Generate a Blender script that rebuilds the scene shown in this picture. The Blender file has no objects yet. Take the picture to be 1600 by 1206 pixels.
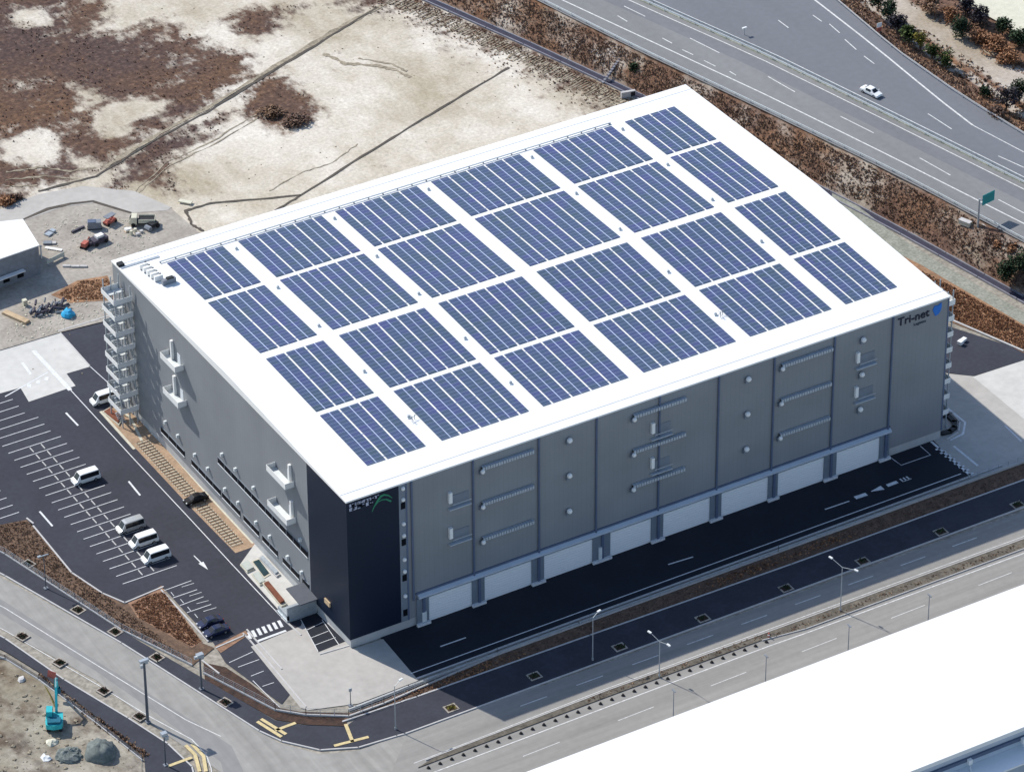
import bpy, bmesh, math, random
from mathutils import Vector, noise as mnoise
from mathutils.geometry import tessellate_polygon
random.seed(7)
scene = bpy.context.scene
COL = scene.collection
R = math.radians

# ------------------------------------------------------------------ camera, world, sun, exposure
F, AZ, EL, ROLL = 6969.717, 0.531165437, 0.591233104, -0.005721660677
CAMP = Vector((-277.031439, -525.139797, 450.687478))
_d = Vector((math.sin(AZ)*math.cos(EL), math.cos(AZ)*math.cos(EL), -math.sin(EL)))
_r = _d.cross(Vector((0, 0, 1))).normalized(); _u = _r.cross(_d)
CR = math.cos(ROLL)*_r + math.sin(ROLL)*_u
CU = -math.sin(ROLL)*_r + math.cos(ROLL)*_u
cd = bpy.data.cameras.new('camera'); cam = bpy.data.objects.new('camera', cd); COL.objects.link(cam)
cd.sensor_width = 36.0; cd.lens = F/1600*36.0; cd.clip_start = 5; cd.clip_end = 5000
from mathutils import Matrix
M = Matrix((CR, CU, -_d)).transposed().to_4x4(); M.translation = CAMP
cam.matrix_world = M
scene.camera = cam

SUN_AZ = math.atan2(-12.08, 29.93)      # from +Y towards +X
SUN_EL = R(42.9)
w = bpy.data.worlds.new('World'); scene.world = w; w.use_nodes = True
nt = w.node_tree; bg = nt.nodes['Background']
sky = nt.nodes.new('ShaderNodeTexSky'); sky.sky_type = 'NISHITA'; sky.sun_disc = False
sky.sun_elevation = SUN_EL; sky.sun_rotation = SUN_AZ; sky.air_density = 1.0; sky.dust_density = 0.6; sky.ozone_density = 1.5
nt.links.new(sky.outputs[0], bg.inputs[0]); bg.inputs[1].default_value = 0.15
sl = bpy.data.lights.new('sun', 'SUN'); sl.energy = 4.3; sl.angle = R(0.5); sl.color = (1.0, 0.95, 0.87)
so = bpy.data.objects.new('sun', sl); COL.objects.link(so)
sd = Vector((math.sin(SUN_AZ)*math.cos(SUN_EL), math.cos(SUN_AZ)*math.cos(SUN_EL), math.sin(SUN_EL)))
so.rotation_euler = sd.to_track_quat('Z', 'Y').to_euler(); so.location = (0, 100, 200)
vs = scene.view_settings; vs.view_transform = 'Standard'; vs.look = 'None'; vs.gamma = 1; vs.exposure = 0.22
scene.cycles.max_bounces = 5

# survey helper: where the line of sight through a traced photo point meets the level z
def G(u, v, z=0.0):
    wv = _d + CR*((u-800)/F) - CU*((v-603)/F)
    t = (z-CAMP.z)/wv.z
    p = CAMP + wv*t
    return (p.x, p.y)
def GP(pts, z=0.0): return [G(u, v, z) for u, v in pts]

# ------------------------------------------------------------------ materials
MATS = {}
def lin(c): return tuple((x/255/12.92 if x/255 <= .04045 else ((x/255+.055)/1.055)**2.4) for x in c)
def mat(name, col, rough=.7, var=.12, scale=.6, metal=0., col2=None, bump=0., spec=.3, fine=None, stretch=(1, 1, 1), fa=.25):
    m = bpy.data.materials.new(name); m.use_nodes = True; n = m.node_tree; b = n.nodes['Principled BSDF']
    b.inputs['Roughness'].default_value = rough; b.inputs['Metallic'].default_value = metal
    b.inputs['Specular IOR Level'].default_value = spec
    geo = n.nodes.new('ShaderNodeNewGeometry'); mp = n.nodes.new('ShaderNodeMapping'); mp.inputs['Scale'].default_value = stretch
    n.links.new(geo.outputs['Position'], mp.inputs[0])
    t = n.nodes.new('ShaderNodeTexNoise'); t.inputs['Scale'].default_value = scale; t.inputs['Detail'].default_value = 8; t.inputs['Roughness'].default_value = .65
    n.links.new(mp.outputs[0], t.inputs['Vector'])
    rp = n.nodes.new('ShaderNodeValToRGB'); rp.color_ramp.elements[0].position = .3; rp.color_ramp.elements[1].position = .7
    c2 = col2 or tuple(min(1, x*(1+var)) for x in col)
    rp.color_ramp.elements[0].color = (*[x*(1-var) for x in col], 1) if not col2 else (*col, 1)
    rp.color_ramp.elements[1].color = (*c2, 1)
    n.links.new(t.outputs['Fac'], rp.inputs[0]); out = rp.outputs[0]
    if fine:
        t2 = n.nodes.new('ShaderNodeTexNoise'); t2.inputs['Scale'].default_value = fine; t2.inputs['Detail'].default_value = 4
        n.links.new(geo.outputs['Position'], t2.inputs['Vector'])
        mr = n.nodes.new('ShaderNodeMapRange'); mr.inputs[1].default_value = .3; mr.inputs[2].default_value = .7; mr.inputs[3].default_value = 1-fa; mr.inputs[4].default_value = 1+fa
        n.links.new(t2.outputs['Fac'], mr.inputs[0])
        mx = n.nodes.new('ShaderNodeMix'); mx.data_type = 'RGBA'; mx.blend_type = 'MULTIPLY'; mx.inputs[0].default_value = 1
        n.links.new(out, mx.inputs[6]); n.links.new(mr.outputs[0], mx.inputs[7]); out = mx.outputs[2]
    n.links.new(out, b.inputs['Base Color'])
    if bump:
        bp = n.nodes.new('ShaderNodeBump'); bp.inputs['Strength'].default_value = bump; bp.inputs['Distance'].default_value = .05
        n.links.new(t.outputs['Fac'], bp.inputs['Height']); n.links.new(bp.outputs[0], b.inputs['Normal'])
    MATS[name] = m
    return m

mat('roof_white', (.80, .80, .78), .5, .03, .2)
mat('fascia', (.62, .65, .68), .5, .04, .3)
mat('plinth', (.42, .43, .43), .8, .1, .5)
mat('white', (.78, .78, .76), .5, .05, .8)
mat('white_metal', (.66, .70, .70), .4, .08, 1.)
mat('shutter', (.82, .84, .84), .5, .03, .3, stretch=(1, 1, 6))
mat('pipe', (.10, .13, .20), .5, .1, .5)
mat('pier', (.18, .21, .25), .6, .1, .6)
mat('canopy', (.47, .53, .60), .4, .06, .5)
mat('duct', (.42, .46, .50), .4, .1, 1.5)
mat('galv', (.40, .44, .47), .4, .15, 2., metal=.3)
mat('pole_metal', (.38, .41, .43), .45, .1, 1., metal=.3)
mat('pole_dark', (.10, .11, .13), .5, .1, 1.)
mat('glass_dark', (.010, .013, .018), .12, .2, 1., spec=.4)
mat('window_black', (.006, .008, .012), .6, .2, 1., spec=.08)
mat('asphalt_lot', (.036, .038, .052), .85, .22, .07, fine=1.2, fa=.10)
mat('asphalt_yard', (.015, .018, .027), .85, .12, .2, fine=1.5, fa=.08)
mat('sidewalk', (.038, .041, .054), .85, .15, .2, fine=1.5, fa=.10)
mat('road_light', (.265, .255, .238), .85, .17, .35, fine=.8, stretch=(.05, 1.2, 1), fa=.05)
mat('road_side', (.29, .28, .26), .85, .16, .5, fine=.5, stretch=(1.2, .06, 1), fa=.08)
mat('road_side_dark', (.235, .232, .228), .85, .12, .5, fine=.5, stretch=(1.2, .06, 1), fa=.06)
mat('highway_dark', (.165, .168, .178), .85, .12, .06, fine=.8, stretch=(1.6, .12, 1), fa=.05)
mat('highway', (.20, .20, .20), .85, .14, .06, fine=.8, stretch=(1.6, .12, 1), fa=.05)
mat('highway_b', (.155, .163, .180), .85, .08, .05, fine=.8, stretch=(1.6, .12, 1), fa=.04)
mat('concrete', (.42, .40, .37), .85, .10, .12, fine=.7, fa=.06)
mat('concrete_new', (.54, .53, .50), .85, .08, .10, fine=.7, fa=.06)
mat('kerb', (.48, .47, .46), .8, .12, 1.)
mat('line_white', (.66, .67, .68), .6, .22, 2.5)
mat('line_worn', (.60, .60, .58), .7, .3, 1.5)
mat('line_yellow', (.58, .47, .25), .7, .2, 1.5)
mat('paving_tan', (.36, .25, .165), .85, .2, .4, fine=2., fa=.15)
mat('paving_cream', (.55, .52, .42), .85, .12, .7)
mat('bed_soil', (.075, .050, .036), .95, .5, .7, col2=(.19, .12, .08), fine=3., bump=.6)
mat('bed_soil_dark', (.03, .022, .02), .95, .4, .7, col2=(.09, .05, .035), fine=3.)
mat('median_soil', (.07, .062, .052), .95, .4, .4, col2=(.17, .15, .12), fine=2.)
mat('bed_orange', (.20, .12, .08), .95, .4, .6, col2=(.34, .20, .13), fine=2.)
mat('hedge_red', (.12, .04, .025), .9, .3, 1.2, col2=(.24, .09, .05))
mat('ground', (.22, .20, .165), .95, .3, .15, col2=(.36, .33, .28), fine=1.2)
mat('gravel_green', (.20, .21, .17), .95, .25, .4, col2=(.32, .32, .27), fine=2.)
mat('orange_grass', (.20, .115, .068), .95, .4, .25, col2=(.40, .23, .13), fine=1.5)
mat('mud', (.27, .24, .205), .95, .3, .15, col2=(.42, .385, .335), fine=1.5, fa=.15)
mat('ridge', (.20, .17, .125), .95, .4, .5, col2=(.36, .31, .23), fine=2.)
mat('dark_line', (.055, .05, .045), .95, .4, .5, col2=(.12, .10, .08))
mat('channel', (.18, .18, .22), .8, .2, .5, col2=(.28, .28, .31))
mat('channel_dark', (.04, .038, .062), .6, .3, .4)
mat('van_white', (.80, .81, .80), .25, .02, 1., spec=.5)
mat('van_silver', (.52, .53, .52), .25, .03, 1., metal=.4, spec=.5)
mat('car_black', (.006, .006, .008), .3, .1, 1., spec=.25)
mat('car_navy', (.014, .022, .06), .2, .1, 1., spec=.6)
mat('tyre', (.015, .015, .016), .8, .1, 3.)
mat('rim', (.35, .36, .38), .35, .1, 3., metal=.6)
mat('lamp_glass', (.75, .76, .74), .2, .05, 3.)
mat('tail_red', (.35, .02, .02), .3, .1, 3.)
mat('teal', (.03, .42, .46), .5, .2, 1.2)
mat('teal_dark', (.01, .12, .18), .5, .2, 1.2)
mat('sign_green', (.01, .22, .22), .5, .12, .8)
mat('ink', (.012, .016, .035), .6, .05, 2.)
mat('ink_grey', (.05, .07, .10), .6, .05, 2.)
mat('logo_blue', (.02, .16, .55), .6, .05, 2.)
mat('logo_green', (.03, .22, .12), .6, .1, 1.)
mat('logo_white', (.55, .58, .70), .6, .1, 1.)
mat('tarp_blue', (.03, .35, .62), .6, .15, 1.5)
mat('tarp_grey', (.10, .12, .115), .9, .3, .6, col2=(.19, .21, .20), fine=2., bump=.6)
mat('wood', (.48, .36, .23), .8, .2, 1.)
mat('rust_red', (.42, .12, .09), .7, .2, 1.)
mat('machine_grey', (.20, .22, .25), .6, .2, 1.)
mat('scrap_dark', (.025, .022, .035), .7, .5, 1.5, col2=(.10, .09, .12))
mat('pool_dark', (.02, .05, .06), .2, .2, 1.)
mat('pale_green', (.46, .49, .45), .6, .1, 1.)
mat('bark', (.10, .07, .05), .9, .3, 4.)
mat('black_box', (.02, .022, .025), .6, .1, 2.)
mat('solar_frame', (.46, .53, .72), .5, .05, 3.)
mat('rubber', (.02, .02, .022), .8, .1, 2.)
mat('cream', (.60, .58, .46), .6, .1, 1.)

# wall cladding: ribs and faint panel tone steps in object space
def cladding(name, c, rough, rib, spec=.4):
    m = bpy.data.materials.new(name); m.use_nodes = True; n = m.node_tree; b = n.nodes['Principled BSDF']
    b.inputs['Roughness'].default_value = rough; b.inputs['Specular IOR Level'].default_value = spec
    geo = n.nodes.new('ShaderNodeNewGeometry'); sp = n.nodes.new('ShaderNodeSeparateXYZ'); n.links.new(geo.outputs['Position'], sp.inputs[0])
    ad = n.nodes.new('ShaderNodeMath'); ad.operation = 'ADD'; n.links.new(sp.outputs[0], ad.inputs[0]); n.links.new(sp.outputs[1], ad.inputs[1])
    ml = n.nodes.new('ShaderNodeMath'); ml.operation = 'MULTIPLY'; ml.inputs[1].default_value = 1/rib; n.links.new(ad.outputs[0], ml.inputs[0])
    fl = n.nodes.new('ShaderNodeMath'); fl.operation = 'FLOOR'; n.links.new(ml.outputs[0], fl.inputs[0])
    wn = n.nodes.new('ShaderNodeTexWhiteNoise'); wn.noise_dimensions = '1D'; n.links.new(fl.outputs[0], wn.inputs['W'])
    no = n.nodes.new('ShaderNodeTexNoise'); no.inputs['Scale'].default_value = .12; no.inputs['Detail'].default_value = 6; n.links.new(geo.outputs['Position'], no.inputs['Vector'])
    a1 = n.nodes.new('ShaderNodeMath'); a1.operation = 'MULTIPLY_ADD'; a1.inputs[1].default_value = .06; n.links.new(wn.outputs[0], a1.inputs[0]); n.links.new(no.outputs['Fac'], a1.inputs[2])
    mr = n.nodes.new('ShaderNodeMapRange'); mr.inputs[1].default_value = .3; mr.inputs[2].default_value = .78; mr.inputs[3].default_value = .92; mr.inputs[4].default_value = 1.08
    n.links.new(a1.outputs[0], mr.inputs[0])
    fr = n.nodes.new('ShaderNodeMath'); fr.operation = 'FRACT'; n.links.new(ml.outputs[0], fr.inputs[0])
    gt = n.nodes.new('ShaderNodeMath'); gt.operation = 'GREATER_THAN'; gt.inputs[1].default_value = .1; n.links.new(fr.outputs[0], gt.inputs[0])
    m2 = n.nodes.new('ShaderNodeMapRange'); m2.inputs[3].default_value = .92; m2.inputs[4].default_value = 1; n.links.new(gt.outputs[0], m2.inputs[0])
    mm = n.nodes.new('ShaderNodeMath'); mm.operation = 'MULTIPLY'; n.links.new(mr.outputs[0], mm.inputs[0]); n.links.new(m2.outputs[0], mm.inputs[1])
    mx = n.nodes.new('ShaderNodeMix'); mx.data_type = 'RGBA'; mx.blend_type = 'MULTIPLY'; mx.inputs[0].default_value = 1; mx.inputs[6].default_value = (*c, 1)
    n.links.new(mm.outputs[0], mx.inputs[7]); n.links.new(mx.outputs[2], b.inputs['Base Color'])
    MATS[name] = m
cladding('clad_grey', (.232, .244, .258), .6, .9, .25)
cladding('clad_navy', (.008, .015, .033), .45, .9, .25)

# solar cells: module grid over world x/y with tone differences between modules
def solar():
    m = bpy.data.materials.new('solar_cells'); m.use_nodes = True; n = m.node_tree; b = n.nodes['Principled BSDF']
    b.inputs['Roughness'].default_value = .38; b.inputs['Specular IOR Level'].default_value = .25
    geo = n.nodes.new('ShaderNodeNewGeometry'); sp = n.nodes.new('ShaderNodeSeparateXYZ'); n.links.new(geo.outputs['Position'], sp.inputs[0])
    def frac(sock, k, thr):
        a = n.nodes.new('ShaderNodeMath'); a.operation = 'MULTIPLY'; a.inputs[1].default_value = k; n.links.new(sock, a.inputs[0])
        f = n.nodes.new('ShaderNodeMath'); f.operation = 'FRACT'; n.links.new(a.outputs[0], f.inputs[0])
        g = n.nodes.new('ShaderNodeMath'); g.operation = 'LESS_THAN'; g.inputs[1].default_value = thr; n.links.new(f.outputs[0], g.inputs[0])
        return g.outputs[0], a.outputs[0]
    g1, ay = frac(sp.outputs[1], 1.0, .09)
    g0, _ = frac(sp.outputs[1], 3.0, .22)
    g00, _ = frac(sp.outputs[0], 3.0, .22)
    g2, g3 = g0, g00
    fy = n.nodes.new('ShaderNodeMath'); fy.operation = 'FLOOR'; n.links.new(ay, fy.inputs[0])
    fx = n.nodes.new('ShaderNodeMath'); fx.operation = 'MULTIPLY'; fx.inputs[1].default_value = .55; n.links.new(sp.outputs[0], fx.inputs[0])
    fx2 = n.nodes.new('ShaderNodeMath'); fx2.operation = 'FLOOR'; n.links.new(fx.outputs[0], fx2.inputs[0])
    cb = n.nodes.new('ShaderNodeCombineXYZ'); n.links.new(fx2.outputs[0], cb.inputs[0]); n.links.new(fy.outputs[0], cb.inputs[1])
    wn = n.nodes.new('ShaderNodeTexWhiteNoise'); wn.noise_dimensions = '3D'; n.links.new(cb.outputs[0], wn.inputs['Vector'])
    no = n.nodes.new('ShaderNodeTexNoise'); no.inputs['Scale'].default_value = .16; no.inputs['Detail'].default_value = 3; n.links.new(geo.outputs['Position'], no.inputs['Vector'])
    ad = n.nodes.new('ShaderNodeMath'); ad.operation = 'MULTIPLY_ADD'; ad.inputs[1].default_value = .35; n.links.new(wn.outputs[0], ad.inputs[0]); n.links.new(no.outputs['Fac'], ad.inputs[2])
    rp = n.nodes.new('ShaderNodeValToRGB'); e = rp.color_ramp.elements
    e[0].position = .35; e[0].color = (.036, .064, .086, 1); e[1].position = .95; e[1].color = (.046, .054, .165, 1)
    x = e.new(.65); x.color = (.038, .064, .122, 1)
    n.links.new(ad.outputs[0], rp.inputs[0])
    mx1 = n.nodes.new('ShaderNodeMath'); mx1.operation = 'MAXIMUM'; n.links.new(g2, mx1.inputs[0]); n.links.new(g3, mx1.inputs[1])
    sc = n.nodes.new('ShaderNodeMath'); sc.operation = 'MULTIPLY'; sc.inputs[1].default_value = .16; n.links.new(mx1.outputs[0], sc.inputs[0])
    m1 = n.nodes.new('ShaderNodeMix'); m1.data_type = 'RGBA'; m1.inputs[7].default_value = (.35, .42, .62, 1)
    n.links.new(sc.outputs[0], m1.inputs[0]); n.links.new(rp.outputs[0], m1.inputs[6])
    m2 = n.nodes.new('ShaderNodeMix'); m2.data_type = 'RGBA'; m2.inputs[7].default_value = (.20, .25, .36, 1)
    n.links.new(g1, m2.inputs[0]); n.links.new(m1.outputs[2], m2.inputs[6]); n.links.new(m2.outputs[2], b.inputs['Base Color'])
    MATS['solar_cells'] = m
solar()

# terrain materials mixing two ground covers through a painted cover density (attribute) broken up by noise
def terrain(name, pale, pale2, dark, dark2, amp=.9, sc=.55):
    m = bpy.data.materials.new(name); m.use_nodes = True; n = m.node_tree; b = n.nodes['Principled BSDF']
    b.inputs['Roughness'].default_value = .95; b.inputs['Specular IOR Level'].default_value = .1
    geo = n.nodes.new('ShaderNodeNewGeometry'); at = n.nodes.new('ShaderNodeAttribute'); at.attribute_name = 'cover'
    def nz(s, d=8, st=(1, 1, 1)):
        mp = n.nodes.new('ShaderNodeMapping'); mp.inputs['Scale'].default_value = st; n.links.new(geo.outputs['Position'], mp.inputs[0])
        t = n.nodes.new('ShaderNodeTexNoise'); t.inputs['Scale'].default_value = s; t.inputs['Detail'].default_value = d; t.inputs['Roughness'].default_value = .7
        n.links.new(mp.outputs[0], t.inputs['Vector']); return t.outputs['Fac']
    def ramp(f, c1, c2, a=.3, z=.7):
        r = n.nodes.new('ShaderNodeValToRGB'); r.color_ramp.elements[0].position = a; r.color_ramp.elements[1].position = z
        r.color_ramp.elements[0].color = (*c1, 1); r.color_ramp.elements[1].color = (*c2, 1); n.links.new(f, r.inputs[0]); return r
    r1 = ramp(nz(.08), pale, pale2); r2 = ramp(nz(.9, 6), dark, dark2)
    r3 = ramp(nz(.035, 9, (1, .6, 1)), (1.08, 1.08, 1.10), (.70, .66, .58), .44, .64)
    m3 = n.nodes.new('ShaderNodeMix'); m3.data_type = 'RGBA'; m3.blend_type = 'MULTIPLY'; m3.inputs[0].default_value = 1
    n.links.new(r1.outputs[0], m3.inputs[6]); n.links.new(r3.outputs[0], m3.inputs[7])
    r4 = ramp(nz(.03, 6), (.82, .80, .90), (1.18, 1.02, .86), .40, .62)
    m4 = n.nodes.new('ShaderNodeMix'); m4.data_type = 'RGBA'; m4.blend_type = 'MULTIPLY'; m4.inputs[0].default_value = 1
    n.links.new(r2.outputs[0], m4.inputs[6]); n.links.new(r4.outputs[0], m4.inputs[7])
    r2.color_ramp.elements.new(.5).color = (*[(a+c)/2*.8 for a, c in zip(dark, dark2)], 1)
    f = n.nodes.new('ShaderNodeMath'); f.operation = 'MULTIPLY_ADD'; f.inputs[1].default_value = amp; f.inputs[2].default_value = -amp/2
    n.links.new(nz(sc, 10, (1.0, .55, 1)), f.inputs[0])
    s = n.nodes.new('ShaderNodeMath'); s.operation = 'ADD'; n.links.new(f.outputs[0], s.inputs[0]); n.links.new(at.outputs['Fac'], s.inputs[1])
    mr = n.nodes.new('ShaderNodeMapRange'); mr.interpolation_type = 'SMOOTHSTEP'; mr.inputs[1].default_value = .28; mr.inputs[2].default_value = .74; n.links.new(s.outputs[0], mr.inputs[0])
    mx = n.nodes.new('ShaderNodeMix'); mx.data_type = 'RGBA'; n.links.new(mr.outputs[0], mx.inputs[0]); n.links.new(m3.outputs[2], mx.inputs[6]); n.links.new(m4.outputs[2], mx.inputs[7])
    # fine tone speckle
    mr2 = n.nodes.new('ShaderNodeMapRange'); mr2.inputs[1].default_value = .3; mr2.inputs[2].default_value = .7; mr2.inputs[3].default_value = .8; mr2.inputs[4].default_value = 1.2
    n.links.new(nz(1.4, 5), mr2.inputs[0])
    my = n.nodes.new('ShaderNodeMix'); my.data_type = 'RGBA'; my.blend_type = 'MULTIPLY'; my.inputs[0].default_value = 1
    n.links.new(mx.outputs[2], my.inputs[6]); n.links.new(mr2.outputs[0], my.inputs[7]); n.links.new(my.outputs[2], b.inputs['Base Color'])
    MATS[name] = m
terrain('sand_scrub', (.47, .42, .335), (.64, .60, .52), (.058, .042, .040), (.20, .135, .098), amp=1.4)
terrain('slope_scrub', (.38, .33, .27), (.52, .47, .41), (.105, .066, .048), (.30, .19, .125), amp=.8)
terrain('dirt_yard', (.26, .235, .18), (.40, .37, .31), (.09, .075, .06), (.19, .16, .12), amp=.9, sc=.3)

def foliage(name, c1, c2):
    m = bpy.data.materials.new(name); m.use_nodes = True; n = m.node_tree; b = n.nodes['Principled BSDF']
    b.inputs['Roughness'].default_value = .85; b.inputs['Specular IOR Level'].default_value = .15
    at = n.nodes.new('ShaderNodeAttribute'); at.attribute_name = 'tone'
    geo = n.nodes.new('ShaderNodeNewGeometry'); t = n.nodes.new('ShaderNodeTexNoise'); t.inputs['Scale'].default_value = .12; t.inputs['Detail'].default_value = 3
    n.links.new(geo.outputs['Position'], t.inputs['Vector'])
    a = n.nodes.new('ShaderNodeMath'); a.operation = 'MULTIPLY_ADD'; a.inputs[1].default_value = .55; n.links.new(at.outputs['Fac'], a.inputs[0])
    s = n.nodes.new('ShaderNodeMath'); s.operation = 'MULTIPLY'; s.inputs[1].default_value = .45; n.links.new(t.outputs['Fac'], s.inputs[0]); n.links.new(s.outputs[0], a.inputs[2])
    r = n.nodes.new('ShaderNodeValToRGB'); r.color_ramp.elements[0].position = .15; r.color_ramp.elements[1].position = .85
    r.color_ramp.elements[0].color = (*c1, 1); r.color_ramp.elements[1].color = (*c2, 1)
    n.links.new(a.outputs[0], r.inputs[0]); n.links.new(r.outputs[0], b.inputs['Base Color'])
    MATS[name] = m
foliage('dry_brown', (.12, .075, .052), (.38, .25, .165))
foliage('dry_dark', (.085, .055, .048), (.26, .17, .125))
foliage('dry_orange', (.17, .085, .05), (.44, .24, .13))
foliage('leaf_dark', (.014, .026, .018), (.06, .09, .045))
foliage('leaf_green', (.02, .04, .015), (.10, .13, .04))
foliage('leaf_yellow', (.10, .09, .02), (.36, .30, .07))
foliage('leaf_purple', (.022, .022, .034), (.08, .07, .075))

# ------------------------------------------------------------------ mesh helpers
class MB:
    def __init__(s): s.v = []; s.f = []; s.mi = []; s.tone = None
    def add(s, vs, fs, mi=0):
        o = len(s.v); s.v += [tuple(p) for p in vs]; s.f += [tuple(i+o for i in f) for f in fs]; s.mi += [mi]*len(fs); return s
    def box(s, x0, x1, y0, y1, z0, z1, mi=0):
        return s.add([(x0,y0,z0),(x1,y0,z0),(x1,y1,z0),(x0,y1,z0),(x0,y0,z1),(x1,y0,z1),(x1,y1,z1),(x0,y1,z1)],
                     [(0,3,2,1),(4,5,6,7),(0,1,5,4),(1,2,6,5),(2,3,7,6),(3,0,4,7)], mi)
    def obox(s, c, dx, dy, z0, z1, ang, mi=0):
        ca, sa = math.cos(ang), math.sin(ang); q = []
        for z in (z0, z1):
            for a, b in ((-1,-1),(1,-1),(1,1),(-1,1)):
                X, Y = a*dx/2, b*dy/2; q.append((c[0]+X*ca-Y*sa, c[1]+X*sa+Y*ca, z))
        return s.add(q, [(0,3,2,1),(4,5,6,7),(0,1,5,4),(1,2,6,5),(2,3,7,6),(3,0,4,7)], mi)
    def prism(s, pts, z0, z1, mi=0):
        n = len(pts); s.add([(x,y,z0) for x,y in pts]+[(x,y,z1) for x,y in pts],
              [tuple(range(n-1,-1,-1)), tuple(range(n,2*n))]+[(i,(i+1)%n,n+(i+1)%n,n+i) for i in range(n)], mi); return s
    def tube(s, a, b, r0, r1=None, n=6, mi=0):
        a, b = Vector(a), Vector(b); r1 = r0 if r1 is None else r1; d = (b-a).normalized()
        p = d.cross(Vector((0,0,1)) if abs(d.z) < .9 else Vector((1,0,0))).normalized(); q = d.cross(p)
        vs = []
        for c, r in ((a,r0),(b,r1)):
            for i in range(n):
                t = 2*math.pi*i/n; vs.append(c+p*math.cos(t)*r+q*math.sin(t)*r)
        return s.add(vs, [(i,(i+1)%n,n+(i+1)%n,n+i) for i in range(n)]+[tuple(range(n-1,-1,-1)), tuple(range(n,2*n))], mi)
    def strip(s, pts, w, z, mi=0, jitter=0):
        # flat ribbon along a polyline
        L, Rr = [], []
        for i, p in enumerate(pts):
            a = Vector(pts[max(i-1,0)]); b = Vector(pts[min(i+1,len(pts)-1)]); d = (b-a).normalized(); nn = Vector((-d.y, d.x))
            hw = w/2*(1+random.uniform(-jitter, jitter)); L.append(Vector(p)+nn*hw); Rr.append(Vector(p)-nn*hw)
        n = len(pts)
        return s.add([(q.x,q.y,z) for q in L]+[(q.x,q.y,z) for q in Rr], [(i,n+i,n+i+1,i+1) for i in range(n-1)], mi)
    def wall(s, pts, w, z0, z1, mi=0):
        for a, b in zip(pts[:-1], pts[1:]):
            c = ((a[0]+b[0])/2, (a[1]+b[1])/2); L = math.hypot(b[0]-a[0], b[1]-a[1])
            s.obox(c, L+w*.6, w, z0, z1, math.atan2(b[1]-a[1], b[0]-a[0]), mi)
        return s
    def ball(s, c, r, sq=1., seg=8, mi=0, jit=0):
        vs = [(c[0],c[1],c[2]+r*sq)]
        for i in range(1, seg//2+1):
            th = math.pi*i/(seg//2+1)
            for j in range(seg):
                ph = 2*math.pi*j/seg; k = 1+random.uniform(-jit, jit)
                vs.append((c[0]+r*k*math.sin(th)*math.cos(ph), c[1]+r*k*math.sin(th)*math.sin(ph), c[2]+r*sq*math.cos(th)*k))
        vs.append((c[0],c[1],c[2]-r*sq)); m = seg//2; f = [(0,1+j,1+(j+1)%seg) for j in range(seg)]
        for i in range(m-1):
            for j in range(seg): f.append((1+i*seg+j,1+(i+1)*seg+j,1+(i+1)*seg+(j+1)%seg,1+i*seg+(j+1)%seg))
        l = len(vs)-1; f += [(1+(m-1)*seg+j,l,1+(m-1)*seg+(j+1)%seg) for j in range(seg)]
        return s.add(vs, f, mi)
    def build(s, name, mats, parent=None, smooth=False):
        me = bpy.data.meshes.new(name); me.from_pydata([tuple(p) for p in s.v], [], s.f)
        if isinstance(mats, str): mats = [mats]
        for m in mats: me.materials.append(MATS[m])
        if len(mats) > 1: me.polygons.foreach_set('material_index', s.mi)
        if s.tone is not None:
            a = me.attributes.new('tone', 'FLOAT', 'FACE'); a.data.foreach_set('value', s.tone)
        if smooth: me.polygons.foreach_set('use_smooth', [True]*len(me.polygons))
        me.update()
        o = bpy.data.objects.new(name, me); COL.objects.link(o)
        if parent: o.parent = parent
        return o

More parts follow.
